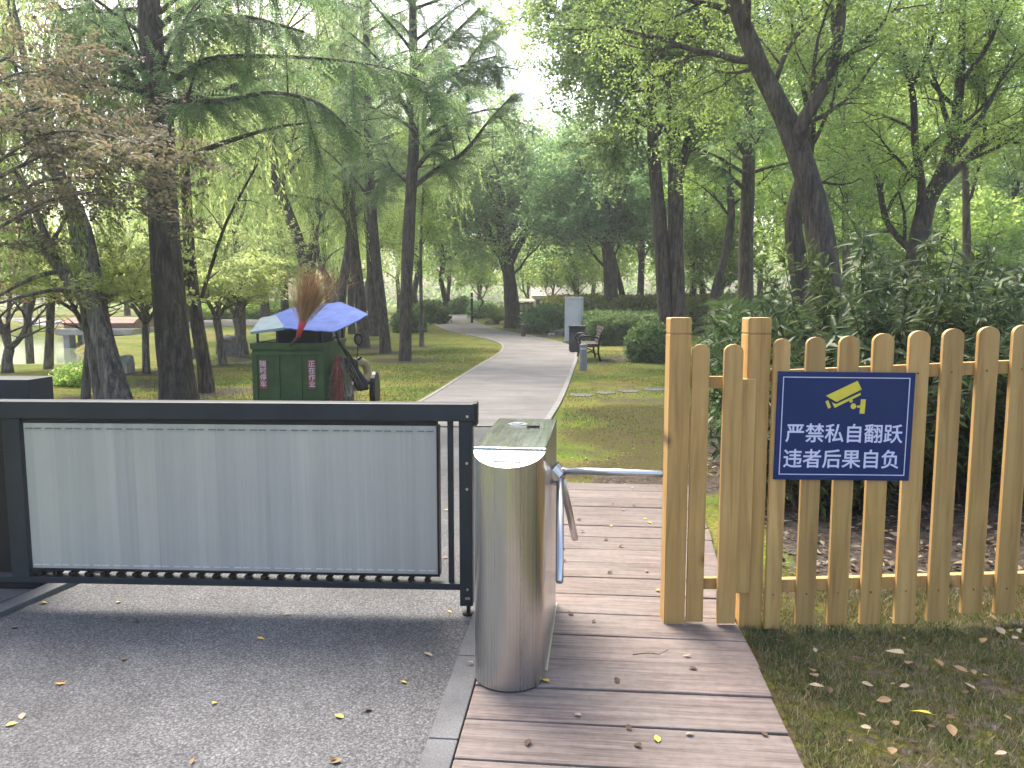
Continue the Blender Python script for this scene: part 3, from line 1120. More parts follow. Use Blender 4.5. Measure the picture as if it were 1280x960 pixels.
def make_tree(name, label, cat, d0, trunks, species, leafm, barkm, seed, group=None, limbs=(), over=None, t0=.4, t1=1.0, Lmain=3.0, Lend=None, n=None,
              leafscale=1.0, limb_n=None, limb_L=1.0, keep=None, sides=12, flare=1.15, trunk_n=None):
    """trunks: pixel polylines from the foot up; limbs: hand-placed pixel polylines that carry foliage too"""
    sp = dict(SP[species])
    if over: sp.update(over)
    t = T(seed)
    tp, tr = poly3(trunks[0], d0)
    gz = H(tp[0].x, tp[0].y)
    base = Vector((tp[0].x, tp[0].y, gz))
    wood = MB()
    for i, tk in enumerate(trunks):
        p_, r_ = poly3(tk, d0)
        if i == 0:
            p_[0] = Vector((p_[0].x, p_[0].y, gz - 0.12))
            r_[0] *= flare
        p_, r_ = densify(p_, r_, 0.22)
        wood.tube([q - base for q in p_], r_, sides, bump=0.16, seed=seed * 3.1 + i)
        nn = (n if n is not None else sp['n'][0]) if trunk_n is None else trunk_n[i]
        if nn:
            spawn(t, p_, r_, t0, t1, nn, Lmain, 0, sp, Lend)
            # leader keeps growing past the drawn top
            if px_of(p_[-1])[1] > 0: grow(t, p_[-1], (p_[-1] - p_[-2]), Lmain * .7, r_[-1], 0, sp)
    for lb in limbs:
        p_, r_ = densify(*poly3(lb, d0), 0.18)
        wood.tube([q - base for q in p_], r_, 8, bump=0.12, seed=seed + 7)
        spawn(t, p_, r_, .12, 1.0, limb_n or sp['n'][min(1, len(sp['n']) - 1)], limb_L, min(1, sp['max']), sp)
        if sp.get('feather'):
            LL = sum((b - a).length for a, b in zip(p_, p_[1:]))
            for i in range(int(LL / .022)):
                f_ = .16 + .84 * (i + t.r.random()) / int(LL / .022)
                q, tn = t.at(p_, min(f_, 1))
                sd_ = tn.cross(UP).normalized() * t.r.choice([-1, 1])
                t.spray(q, tn * .95 + sd_ * t.r.uniform(.05, .7) - UP * t.r.uniform(.12, .62) + rv(t.r) * .15, sp['feather'] * t.r.uniform(.55, 1.35) * (1.1 - .35 * f_))
    for (p_, r_, ns) in t.tubes:
        wood.tube([q - base for q in p_], r_, ns, cap=False)
    root = thing(name, label, cat, base, 0, group)
    wood.build('trunk', barkm, root, smooth=True)
    if t.pos:
        pos, D, S = np.array(t.pos), np.array(t.dir), np.array(t.sz) * leafscale
        if keep is not None:
            k_ = np.array([keep(*px_of(q), dep(q)) if dep(q) > 0.5 else False for q in t.pos])
            pos, D, S = pos[k_], D[k_], S[k_]
        Vv = bake(t.n, U[sp['unit']], pos - np.array(base), D, S, sp.get('roll', .6))
        cm = np_mesh('crown', Vv)
        link('crown', cm, leafm, root)
    return root


def D(px, py):
    return dep(G(px, py))


# ------------------------------------------------------------------ the trees one can tell apart
# big dark conifer on the left with arching feathery boughs
make_tree('redwood_tree', 'thick dark conifer trunk behind the gate with arching feathery boughs reaching right', 'tree', D(222, 505),
          [[(224, 508, 46), (221, 470, 43), (213, 400, 39), (207, 320, 36), (203, 250, 34), (200, 150, 32), (190, 60, 28), (182, -60, 24), (176, -200, 16)]],
          'redwood', M['leaf_redwood'], M['bark_dark'], 21, t0=.52, Lmain=2.4, Lend=1.4, n=18, limb_n=6, limb_L=.9, sides=16,
          limbs=[[(204, 110, 9), (230, 92, 8, -.3), (262, 74, 7, -.6), (330, 70, 5, -.9), (430, 76, 3, -1.2), (500, 90, 2, -1.4), (545, 112, 1.5, -1.5)],
                 [(207, 150, 9), (240, 130, 8, -.4), (280, 126, 7, -.9), (340, 116, 5, -1.3), (400, 130, 4, -1.6), (440, 165, 2, -1.8)],
                 [(205, 130, 8), (260, 118, 6, .4), (330, 96, 5, .8), (430, 84, 3, 1.0), (520, 100, 2, 1.1), (565, 125, 1.5, 1.2)],
                 [(196, 140, 12), (165, 95, 10, .5), (120, 50, 7, .8), (70, 5, 5, 1.0), (30, -30, 3, 1.2)],
                 [(198, 120, 12), (160, 60, 10, .2), (120, 10, 8, .3), (80, -30, 6, .5)],
                 [(190, 60, 8), (240, 30, 6, -.8), (300, 20, 5, -1.2), (380, 40, 3, -1.6)],
                 [(190, 40, 8), (250, 0, 6, -.2), (330, -20, 5, .2), (420, 0, 3, .5)]],
          over=dict(feather=.58))

# grey forked trunk leaning left
make_tree('leaning_tree', 'grey forked trunk leaning left beside the thick dark conifer', 'tree', D(150, 508),
          [[(152, 508, 30), (138, 460, 28), (126, 410, 25), (120, 370, 24), (112, 330, 24), (102, 285, 22), (82, 240, 20), (58, 190, 15), (40, 130, 11), (28, 60, 8)]],
          'willow', M['leaf_willow'], M['bark_grey'], 22, t0=.68, Lmain=2.0, n=11, limb_n=6, limb_L=1.3,
          limbs=[[(121, 385, 20), (98, 362, 18, .1), (76, 335, 16, .2), (48, 300, 12, .3), (18, 262, 10, .4), (-15, 235, 8, .5), (-60, 190, 5, .6)],
                 [(72, 330, 11, .2), (55, 290, 9, .1), (38, 250, 8, 0), (20, 215, 6, 0)]], over=dict(chain=1))
# its twin stem behind
make_tree('leaning_tree', 'pale grey slanting trunk half hidden behind the forked leaning trunk', 'tree', D(128, 500),
          [[(128, 497, 15), (116, 440, 14), (106, 380, 13), (96, 300, 15), (86, 250, 13), (66, 180, 10), (56, 100, 8)]],
          'willow', M['leaf_willow'], M['bark_grey'], 122, t0=.75, Lmain=1.8, n=7, over=dict(chain=1))

# slim dark tree right of the conifer
make_tree('slim_tree', 'slim dark forked trunk just right of the thick conifer', 'tree', D(258, 491),
          [[(259, 492, 18), (254, 450, 17), (246, 400, 16), (240, 350, 14), (236, 300, 13), (232, 220, 12), (228, 130, 10), (224, 40, 8), (222, -60, 6)]],
          'willow', M['leaf_willow'], M['bark_brown'], 23, t0=.55, Lmain=2.0, n=9, limb_n=4, limb_L=1.0,
          limbs=[[(243, 375, 11), (232, 340, 10, .1), (224, 310, 8, .2), (217, 285, 6, .3)],
                 [(252, 372, 5), (262, 340, 4.5, -.1), (280, 285, 4, -.2), (300, 245, 3, -.3), (322, 205, 2.5, -.4)]])

# small maples on the left lawn
MAP = dict(gap=.11, minz=1.5)
make_tree('maple_tree', 'small vase-shaped maple with pale green crown in front of the pond', 'tree', D(108, 498),
          [[(106, 499, 11), (109, 460, 10), (113, 425, 11)]], 'maple', M['leaf_maple'], M['bark_grey'], 31, n=0, limb_n=9, limb_L=.75,
          limbs=[[(113, 425, 8), (98, 395, 6), (80, 365, 4, -.2), (50, 350, 3, -.4)], [(113, 425, 7), (108, 390, 5, .3), (95, 345, 4, .5), (80, 320, 3, .6)], [(113, 425, 8), (128, 385, 6), (145, 350, 4, .1), (160, 335, 3, .2)],
                 [(113, 425, 7), (122, 390, 5, -.3), (138, 370, 4, -.6), (170, 360, 3, -.8)]], over=MAP, sides=10)
make_tree('maple_tree', 'small maple with orange tinted leaves at the left edge by the pond', 'tree', D(8, 466),
          [[(10, 468, 14), (9, 450, 12), (12, 436, 12)]], 'maple', M['leaf_orange'], M['bark_grey'], 32, n=0, limb_n=10, limb_L=1.1,
          limbs=[[(12, 436, 8), (30, 415, 7), (42, 370, 6), (46, 325, 3)], [(12, 436, 9), (0, 405, 7), (-12, 370, 5), (-20, 330, 3)], [(12, 436, 7), (10, 400, 5, .4), (16, 350, 4, .7), (30, 300, 3, 1)]], over=MAP, sides=10)
make_tree('maple_tree', 'small round-headed maple left of the thick conifer trunk', 'tree', D(183, 466),
          [[(183, 467, 9), (182, 430, 8), (182, 405, 9)]], 'maple', M['leaf_maple'], M['bark_grey'], 33, n=0, limb_n=11, limb_L=1.0,
          limbs=[[(182, 405, 6), (165, 380, 5), (150, 355, 3), (135, 345, 2)], [(182, 405, 6), (184, 370, 5, .3), (180, 330, 3, .5)], [(182, 405, 6), (200, 380, 4), (215, 360, 3), (235, 345, 2)], [(182, 405, 5), (175, 372, 4, -.4), (160, 340, 3, -.7)]], over=MAP, sides=10)
make_tree('maple_tree', 'small spreading maple left of the green cart, nearer of the pair', 'tree', D(279, 457),
          [[(279, 458, 10), (275, 425, 9), (271, 398, 10)]], 'maple', M['leaf_maple'], M['bark_grey'], 34, n=0, limb_n=11, limb_L=1.1,
          limbs=[[(271, 398, 6), (258, 375, 5), (240, 360, 3), (225, 350, 2)], [(271, 398, 6), (276, 365, 5, .3), (272, 330, 3, .5)], [(271, 398, 6), (290, 372, 4), (305, 352, 3)]], over=MAP, sides=10)
make_tree('maple_tree', 'small spreading maple with bare low fork close to the green cart', 'tree', D(304, 447),
          [[(304, 448, 9), (299, 420, 8), (295, 398, 9)]], 'maple', M['leaf_maple'], M['bark_grey'], 35, n=0, limb_n=11, limb_L=1.2,
          limbs=[[(295, 398, 6), (284, 375, 4), (275, 352, 3)], [(295, 398, 6), (300, 365, 5, .3), (306, 335, 3, .5)], [(295, 398, 6), (312, 372, 4), (330, 350, 3), (345, 342, 2)]], over=MAP, sides=10)

# red maple hanging in from the left
make_tree('red_maple', 'brownish red maple whose layered leafy boughs hang in at the left edge', 'tree', 8.6,
          [[(-120, 600, 40), (-118, 480, 34), (-110, 380, 30), (-95, 300, 24), (-80, 220, 18), (-60, 140, 12), (-40, 80, 8)]], 'maple', M['leaf_redmaple'], M['bark_grey'], 36,
          n=0, limb_n=8, limb_L=.8,
          limbs=[[(-100, 330, 7.2), (-40, 305, 6, -.2), (10, 278, 4.8, -.4), (60, 250, 3.6, -.5), (130, 238, 2, -.5)],
                 [(-90, 290, 7.2), (-30, 240, 5.4, .2), (30, 205, 4.2, .3), (90, 185, 3, .3), (160, 200, 2, .2)],
                 [(-85, 250, 6), (-40, 190, 4.8, -.3), (10, 150, 3.6, -.6), (70, 130, 2.4, -.8), (120, 140, 2, -1)],
                 [(-75, 210, 6), (-40, 140, 4.8, .4), (0, 100, 3.6, .7), (50, 90, 2.4, 1), (110, 110, 2, 1.1)],
                 [(-60, 150, 4.8), (-20, 90, 3.6, 0), (20, 70, 2.4, 0), (60, 80, 2, .1)],
                 [(-95, 300, 6), (-20, 260, 4.8, .6), (60, 225, 3.6, .9), (140, 225, 2.4, 1), (200, 240, 2, 1)],
                 [(-90, 270, 6), (-20, 215, 4.8, -.6), (50, 170, 3.6, -1), (110, 165, 2.4, -1.2), (170, 180, 2, -1.3)]],
          over=dict(gap=.15, trop=[-.05, -.05, -.05], flat=.14, scat=.35), leafscale=.8)

# middle-left group
make_tree('willow_tree', 'leaning forked trunk behind the cart, crown of hanging pale green strands', 'tree', 24,
          [[(398, 398, 16), (385, 345, 15), (372, 300, 14), (356, 255, 13), (343, 222, 14), (336, 180, 10), (330, 130, 8), (325, 60, 6)]], 'willow', M['leaf_willow'], M['bark_brown'], 41,
          t0=.45, Lmain=4.2, n=16, limb_n=8, limb_L=2.0, limbs=[[(348, 235, 9), (343, 190, 7, .2), (342, 150, 5, .4)]])
make_tree('willow_tree', 'pale slender trunk curving right behind the blue tarpaulin', 'tree', 26,
          [[(421, 400, 14), (428, 360, 12), (436, 310, 11), (440, 250, 9), (446, 190, 7), (452, 110, 6), (456, 40, 4)]], 'willow', M['leaf_willow'], M['bark_grey'], 42,
          t0=.45, Lmain=3.8, n=15, limb_n=6, limb_L=1.6, limbs=[[(424, 385, 9), (410, 350, 8, .2), (400, 330, 6, .3), (395, 290, 5, .5)]])
make_tree('willow_tree', 'weeping tree with pale hanging strands left of the forked leaning trunk', 'tree', 31,
          [[(300, 404, 13), (298, 340, 11), (290, 280, 10), (284, 220, 8), (280, 140, 6)]], 'willow', M['leaf_willow'], M['bark_brown'], 43, t0=.4, Lmain=5.0, n=20, over=dict(chain=2))
make_tree('willow_tree', 'weeping tree with trunk hidden behind the brush broom', 'tree', 33,
          [[(384, 402, 14), (388, 340, 12), (394, 280, 10), (398, 200, 8), (400, 130, 6)]], 'willow', M['leaf_willow'], M['bark_brown'], 44, t0=.4, Lmain=5.0, n=20, over=dict(chain=2))
make_tree('conifer_tree', 'dark straight trunk nearest the right side of the blue tarpaulin', 'tree', D(453, 434),
          [[(454, 435, 15), (452, 400, 14), (447, 350, 15), (441, 300, 14), (434, 240, 13), (430, 150, 11), (428, 50, 8), (427, -40, 6)]], 'redwood', M['leaf_redwood'], M['bark_brown'], 45,
          t0=.45, Lmain=3.0, Lend=1.8, n=20, leafscale=1.35, over=dict(gap=.06))
make_tree('conifer_tree', 'straight trunk just behind and between two nearer trunks beside the path lawn', 'tree', D(466, 420),
          [[(467, 421, 13), (466, 380, 12), (464, 320, 13), (460, 240, 12), (458, 120, 9), (457, 0, 6)]], 'redwood', M['leaf_redwood'], M['bark_dark'], 46,
          t0=.5, Lmain=3.4, Lend=2, n=20, leafscale=1.6, over=dict(gap=.07))
make_tree('conifer_tree', 'dark trunk leaning slightly left beside the tall middle conifer', 'tree', D(481, 442),
          [[(482, 443, 14), (479, 400, 13), (473, 350, 12.5), (468, 300, 12), (463, 240, 13), (460, 150, 11), (458, 40, 8), (457, -60, 5)]], 'redwood', M['leaf_redwood'], M['bark_dark'], 47,
          t0=.5, Lmain=3.0, Lend=1.8, n=20, leafscale=1.3, over=dict(gap=.06))
make_tree('conifer_tree', 'tall middle conifer with bare lower trunk and sparse upswept boughs by the path', 'tree', D(506, 451),
          [[(506, 452, 16), (507, 420, 15), (508, 360, 15), (511, 300, 15), (514, 240, 15), (517, 180, 13), (517, 100, 11), (516, 20, 9), (515, -80, 6), (514, -200, 3)]],
          'redwood', M['leaf_redwood'], M['bark_dark'], 48, t0=.55, Lmain=2.6, Lend=1.6, n=26, limb_n=6, limb_L=1.0, leafscale=1.1,
          limbs=[[(515, 235, 7), (545, 212, 6), (580, 190, 5, .2), (612, 150, 3, .3), (640, 120, 2, .4)],
                 [(516, 215, 7), (545, 180, 6, -.4), (575, 140, 4, -.8), (600, 90, 3, -1)],
                 [(516, 180, 6), (550, 130, 5, .4), (590, 70, 3, .8), (612, 40, 2, 1)],
                 [(514, 232, 6), (495, 215, 5, .3), (468, 198, 3, .6)], [(516, 150, 6), (490, 110, 5, -.2), (455, 80, 3, -.5)],
                 [(516, 90, 6), (560, 50, 4, .2), (600, 10, 3, .4)], [(516, 110, 5), (555, 90, 4, -.6), (620, 70, 2, -1)]],
          over=dict(gap=.030, hang=.3, feather=.6))
make_tree('slim_tree', 'very slim pale trunk at the lawn edge right of the tall middle conifer', 'tree', D(527, 433),
          [[(527, 434, 6), (527, 400, 5), (526, 350, 4.5), (526, 310, 4), (528, 260, 3), (530, 210, 2)]], 'broad', M['leaf_light'], M['bark_grey'], 49, t0=.5, Lmain=1.3, n=6, sides=8)

for i_, (pts_, dd_, lab_) in enumerate([
        ([(356, 389, 11), (354, 340, 9), (350, 290, 8), (346, 230, 6), (344, 160, 5)], 38, 'slim dark trunk rising just left of the brush broom, behind the cart'),
        ([(333, 385, 8), (332, 340, 7), (333, 290, 6), (331, 220, 5)], 41, 'slim dark trunk seen above the pale cover board of the cart'),
        ([(413, 395, 9), (408, 350, 7), (404, 300, 6), (406, 240, 5), (412, 170, 4)], 36, 'thin forked trunk behind the blue tarpaulin, between two pale stems'),
        ([(440, 412, 10), (438, 370, 8), (441, 320, 7), (446, 260, 6), (455, 190, 4)], 34, 'thin trunk half hidden behind the dark trunk right of the tarpaulin'),
        ([(215, 440, 10), (222, 400, 9), (228, 350, 8), (226, 280, 7), (220, 200, 5)], 28, 'slender trunk in the gap between the thick conifer and the slim forked tree'),
        ([(60, 458, 10), (64, 380, 9), (72, 320, 9), (84, 250, 7), (90, 170, 6), (98, 60, 5)], 17.6, 'slender pale trunk standing by the pond bank'),
        ([(30, 330, 9), (24, 250, 8), (16, 150, 7), (8, 60, 6), (0, -20, 5)], 20, 'slender trunk rising out of view behind the red maple')]):
    make_tree('slim_tree', lab_, 'tree', dd_, [pts_], 'willow', M['leaf_willow'], M['bark_dark'] if i_ < 5 else M['bark_grey'], 150 + i_, t0=.6, Lmain=2.2, n=6, over=dict(chain=1), sides=8)

# tree at the far bend, with the broad crown over the path
make_tree('camphor_tree', 'broad grey-green tree standing at the far bend of the path', 'tree', 38,
          [[(642, 406, 22), (640, 385, 18), (637, 350, 17), (632, 315, 16), (626, 285, 12), (622, 250, 9)]], 'broad', M['leaf_camphor'], M['bark_dark'], 51,
          t0=.35, Lmain=4.2, n=12, limb_n=7, limb_L=2.2,
          limbs=[[(637, 330, 10), (655, 295, 8, -.3), (680, 260, 6, -.6), (705, 235, 4, -.8)], [(634, 320, 10), (610, 290, 8, .4), (585, 265, 6, .6), (565, 250, 4, .8)],
                 [(628, 290, 9), (640, 250, 7, .5), (645, 210, 5, .8), (650, 175, 3, 1)], [(626, 280, 9), (610, 240, 7, -.5), (600, 200, 5, -1), (600, 170, 3, -1.2)],
                 [(632, 300, 8), (650, 270, 6, 1.2), (690, 220, 5, 1.6), (700, 190, 3, 2)]], leafscale=2.0, over=dict(gap=.22))
make_tree('camphor_tree', 'dark rounded tree behind the pale electrical cabinet', 'tree', 34,
          [[(766, 402, 22), (764, 370, 18), (762, 330, 17), (758, 300, 15), (756, 262, 10)]], 'broad', M['leaf_dark'], M['bark_dark'], 52,
          t0=.45, Lmain=3.0, n=12, limb_n=8, limb_L=1.7,
          limbs=[[(760, 310, 9), (775, 280, 7, -.3), (800, 255, 5, -.5), (822, 240, 3, -.7)], [(760, 305, 9), (740, 275, 7, .3), (715, 250, 5, .6), (690, 238, 3, .8)],
                 [(758, 290, 8), (762, 250, 6, .3), (760, 215, 4, .5)], [(758, 285, 8), (742, 240, 6, -.4), (725, 210, 4, -.8)], [(758, 280, 8), (785, 240, 6, .4), (800, 215, 4, .6)]], leafscale=1.7, over=dict(gap=.2))
make_tree('slim_tree', 'thin dark trunk leaning right behind the dark rounded tree', 'tree', 39,
          [[(785, 397, 9), (778, 370, 8), (770, 335, 7), (762, 300, 5), (756, 270, 4)]], 'broad', M['leaf_dark'], M['bark_dark'], 53, t0=.6, Lmain=1.8, n=6, leafscale=1.8, over=dict(gap=.25))

# twin-stemmed tree behind the fence end post
make_tree('twin_stem_tree', 'tall twin-stemmed tree with brown bark behind the end fence post', 'tree', D(848, 452),
          [[(852, 455, 23), (849, 415, 20), (847, 370, 19), (845, 300, 19), (844, 230, 18), (842, 170, 16), (839, 100, 15), (842, 30, 12), (845, -60, 9)],
           [(836, 456, 19), (833, 410, 17), (829, 350, 17), (825, 290, 17), (821, 235, 16), (817, 185, 15), (814, 130, 12), (812, 60, 10), (808, -30, 8)]], 'broad', M['leaf_camphor'], M['bark_brown'], 54,
          t0=.62, Lmain=3.2, n=9, limb_n=8, limb_L=1.15,
          limbs=[[(816, 120, 7), (790, 108, 6, -.3), (770, 98, 5, -.6), (752, 90, 3, -.8)],
                 [(846, 240, 12), (855, 195, 11, .2), (868, 152, 9, .4), (890, 105, 7, .7), (912, 65, 4, 1)],
                 [(816, 140, 6), (800, 150, 5, .4), (785, 170, 4, .6), (765, 185, 3, .9)],
                 [(812, 60, 7), (785, 30, 6, .4), (755, 15, 4, .7)], [(812, 40, 7), (780, -10, 6, -.4), (755, -30, 4, -.8)],
                 [(842, 40, 7), (870, 20, 6, -.6), (900, 15, 4, -1), (930, 20, 3, -1.2)], [(812, 90, 6), (770, 70, 5, -.8), (750, 60, 4, -1.3)]], leafscale=1.3, over=dict(gap=.13))
make_tree('conifer_tree', 'straight trunk with feathery foliage behind the fan palm', 'tree', 23,
          [[(930, 430, 22), (931, 380, 19), (932, 330, 18), (934, 260, 17), (936, 200, 16), (937, 130, 12), (938, 50, 9), (938, -40, 6)]], 'redwood', M['leaf_redwood'], M['bark_brown'], 55,
          t0=.5, Lmain=2.8, Lend=1.8, n=20, leafscale=1.3, over=dict(gap=.06), limb_n=4, limb_L=.9,
          limbs=[[(934, 240, 6), (900, 210, 5, -.4), (860, 185, 4, -.8), (820, 185, 2, -1)], [(935, 200, 6), (900, 150, 4, .4), (850, 130, 3, .8), (800, 140, 2, 1)]])
make_tree('slim_tree', 'thin crooked trunk between the twin-stemmed tree and the fan palm', 'tree', 29,
          [[(884, 400, 12), (895, 360, 11), (905, 325, 10), (913, 285, 10), (914, 250, 9), (908, 200, 7), (900, 150, 5), (895, 100, 4)]], 'broad', M['leaf_light'], M['bark_dark'], 56, t0=.45, Lmain=2.6, n=9, leafscale=1.6, over=dict(gap=.2))

# big crooked tree at right
make_tree('crooked_tree', 'big crooked tree with thick forked trunk rising behind the glossy shrubs', 'tree', 11.5,
          [[(1046, 470, 44), (1040, 400, 40), (1032, 340, 36), (1026, 290, 34), (1014, 240, 31), (1000, 195, 30), (986, 158, 29), (968, 122, 25), (950, 85, 23), (934, 45, 22), (918, 5, 19), (902, -50, 15), (890, -120, 10)]],
          'broad', M['leaf_light'], M['bark_brown'], 57, t0=.66, Lmain=2.6, n=8, limb_n=6, limb_L=1.5, sides=16,
          limbs=[[(1000, 200, 19), (1000, 165, 19, -.2), (1012, 138, 18, -.3), (1030, 108, 17, -.4), (1042, 72, 15, -.5), (1050, 30, 14, -.5), (1053, -20, 12, -.5), (1060, -90, 8, -.4)],
                 [(940, 85, 5), (918, 92, 4, .3), (895, 88, 3, .5)], [(970, 100, 6, .3), (985, 60, 6, .5), (1010, 20, 4, .8), (1030, -20, 3, 1)]],
          over=dict(unit='small', gap=.11))
make_tree('crooked_tree', 'shadowed straight trunk close behind the big crooked tree', 'tree', 14,
          [[(1010, 440, 28), (1003, 380, 25), (996, 320, 23), (992, 280, 21), (998, 240, 18), (1008, 200, 15), (1014, 150, 12), (1018, 80, 9)]], 'broad', M['leaf_camphor'], M['bark_dark'], 58,
          t0=.6, Lmain=2.2, n=7, over=dict(unit='small', gap=.12))
make_tree('spreading_tree', 'multi-stemmed spreading tree above the glossy shrubs at far right', 'tree', 14.5,
          [[(1136, 440, 28), (1140, 380, 25), (1146, 310, 23), (1158, 258, 21), (1176, 222, 18), (1190, 180, 15), (1198, 130, 12), (1202, 60, 9), (1205, -20, 7)]], 'broad', M['leaf_light'], M['bark_dark'], 59,
          t0=.5, Lmain=2.5, n=9, limb_n=7, limb_L=1.5,
          limbs=[[(1168, 240, 13), (1195, 212, 11, .2), (1225, 185, 9, .3), (1262, 160, 7, .5), (1310, 135, 5, .7)],
                 [(1150, 270, 12), (1152, 230, 10, -.2), (1144, 180, 9, -.4), (1141, 120, 8, -.6), (1128, 70, 6, -.7), (1116, 20, 4, -.8)],
                 [(1142, 105, 6, -.6), (1158, 70, 5, -.5), (1172, 30, 4, -.4), (1180, -10, 3, -.3)],
                 [(1146, 320, 9), (1110, 280, 8, .3), (1098, 230, 6, .5), (1080, 180, 4, .8)], [(1198, 110, 7), (1225, 70, 6, .2), (1250, 30, 4, .4)]],
          over=dict(unit='small', gap=.11))
make_tree('slim_tree', 'slim straight trunk at the right edge behind the shrubs', 'tree', 21,
          [[(1210, 420, 11), (1209, 340, 10), (1208, 270, 9), (1206, 200, 8), (1204, 130, 6), (1203, 60, 5)]], 'broad', M['leaf_light'], M['bark_brown'], 60, t0=.4, Lmain=2.6, n=9, over=dict(unit='camphor', gap=.15))
make_tree('slim_tree', 'pale slim trunk seen between the crooked tree and the spreading tree', 'tree', 30,
          [[(1058, 400, 11), (1058, 350, 10), (1057, 300, 9), (1056, 240, 7), (1055, 170, 5)]], 'broad', M['leaf_light'], M['bark_grey'], 61, t0=.4, Lmain=3.2, n=10, leafscale=1.7, over=dict(gap=.2))

# ------------------------------------------------------------------ background trees: four of a kind, copied
BGG = 'background trees beyond the lawns'


def proto_tree(name, seed, h, r, leafm, barkm, sp_over, Lm, n, species='bg', scale=1.0, t0=.22):
    sp = dict(SP[species]); sp.update(sp_over)
    t = T(seed)
    pts = [Vector((0, 0, -.15))]
    for i in range(1, 9):
        pts.append(Vector((t.r.uniform(-.15, .15) * i ** .5, t.r.uniform(-.15, .15) * i ** .5, h * i / 8)))
    rad = [r * (1.25 if i == 0 else 1 - .85 * i / 8) for i in range(9)]
    wood = MB()
    wood.tube(pts, rad, 8, bump=.15, seed=seed)
    spawn(t, pts, rad, t0, 1, n, Lm, 0, sp, Lm * .5)
    for (p_, r_, ns) in t.tubes:
        wood.tube(p_, r_, ns, cap=False)
    root = thing(name, 'background', 'tree')
    wood.build('trunk', barkm, root, smooth=True)
    V_ = bake(t.n, U[sp['unit']], t.pos, t.dir, np.array(t.sz) * scale)
    link('crown', np_mesh('crown', V_), leafm, root)
    return root


protos = {
    'light': proto_tree('broadleaf_tree', 71, 11, .19, M['leaf_light'], M['bark_brown'], {}, 4.2, 17),
    'camphor': proto_tree('broadleaf_tree', 72, 12, .24, M['leaf_camphor'], M['bark_dark'], {}, 4.4, 18),
    'willow': proto_tree('weeping_tree', 73, 10, .2, M['leaf_willow'], M['bark_brown'], dict(chain=2, minz=2.2), 4.6, 22, 'willow', 1.2, .35),
    'low': proto_tree('broadleaf_tree', 74, 5.5, .11, M['leaf_light'], M['bark_grey'], dict(gap=.25), 2.6, 14, t0=.25),
}
BGL = {'light': ('bright yellow-green broadleaf tree far beyond the lawns', 'light green far trees'), 'camphor': ('deep green broadleaf tree far beyond the lawns', 'deep green far trees'),
       'willow': ('pale weeping tree far beyond the left lawn', 'weeping far trees'), 'low': ('low bushy young tree with thin pale trunk far beyond the lawns', 'low far trees')}
used = set()
rng = random.Random(17)


def place_bg(kind, px, d, s=1.0):
    q = P(px, 400, d)
    loc = (q.x, q.y, H(q.x, q.y))
    if kind in used:
        o = copy_tree(protos[kind])
    else:
        o = protos[kind]
        used.add(kind)
    o.location = loc
    o.rotation_euler = (0, 0, rng.uniform(0, 6.28))
    o.scale = (s, s, s * rng.uniform(.92, 1.1))
    tag(o, BGL[kind][0], 'tree', BGL[kind][1])


for px, d, s in [(-120, 46, 1), (160, 52, .9), (235, 44, .95), (330, 45, 1.1), (420, 48, 1.05), (470, 40, .9), (-230, 40, 1), (270, 56, 1.1)]:
    place_bg('willow', px, d, s)
for px, d, s in [(1000, 33, .95), (880, 40, 1), (950, 46, 1.1), (1080, 38, 1.05), (1180, 36, 1), (1340, 30, 1), (820, 52, 1.05), (1270, 50, 1.1), (740, 62, 1), (700, 70, .85), (560, 56, .9), (500, 62, 1), (1420, 36, 1.1), (1190, 60, 1.2), (900, 62, 1.2), (1040, 60, 1.2)]:
    place_bg('light', px, d, s)
for px, d, s in [(555, 44, .72), (720, 50, .82), (800, 44, .95), (865, 36, .8), (1255, 32, .8), (520, 50, .95), (600, 66, .75), (660, 74, .62), (380, 62, 1.1), (220, 66, 1.1), (1100, 48, 1.1), (1350, 45, 1.1), (-150, 58, 1.1), (460, 72, 1.1)]:
    place_bg('camphor', px, d, s)
for px, d, s in [(690, 46, .8), (720, 44, .75), (655, 52, .8), (760, 48, .85), (600, 48, .8), (850, 44, .8), (900, 34, .85), (1010, 40, .9), (560, 60, .9), (250, 44, .9), (350, 50, 1), (60, 56, .9), (430, 56, 1), (1140, 36, .9), (1230, 30, .9)]:
    place_bg('low', px, d, s)

# far wood: one mass all round the horizon
t = T(81)
for i in range(230):
    a = -1.35 + 2.7 * (i + t.r.random()) / 230
    rr = t.r.uniform(78, 112)
    cx, cy = rr * math.sin(a), rr * math.cos(a)
    az = math.atan2(cx, cy)
    gap = abs(math.degrees(az) + 5.35 - 1.2) < 3.0
    top = t.r.uniform(4, 8) * (0.8 if gap else 1.0)
    for j in range(26):
        zz = top * (t.r.random() ** .8)
        w_ = 5.0 * math.sqrt(max(.1, 1 - (zz / top - .35) ** 2))
        p_ = Vector((cx + t.r.gauss(0, w_ * .5), cy + t.r.gauss(0, w_ * .5), .7 + zz))
        t.spray(p_, rv(t.r) + Vector((0, 0, .2)), t.r.uniform(.8, 1.5))
V_ = bake(t.n, U['coarser'], t.pos, t.dir, t.sz)
tag(link('far_wood', np_mesh('far_wood', V_), M['leaf_camphor']), 'distant wood closing the view', kind='stuff')


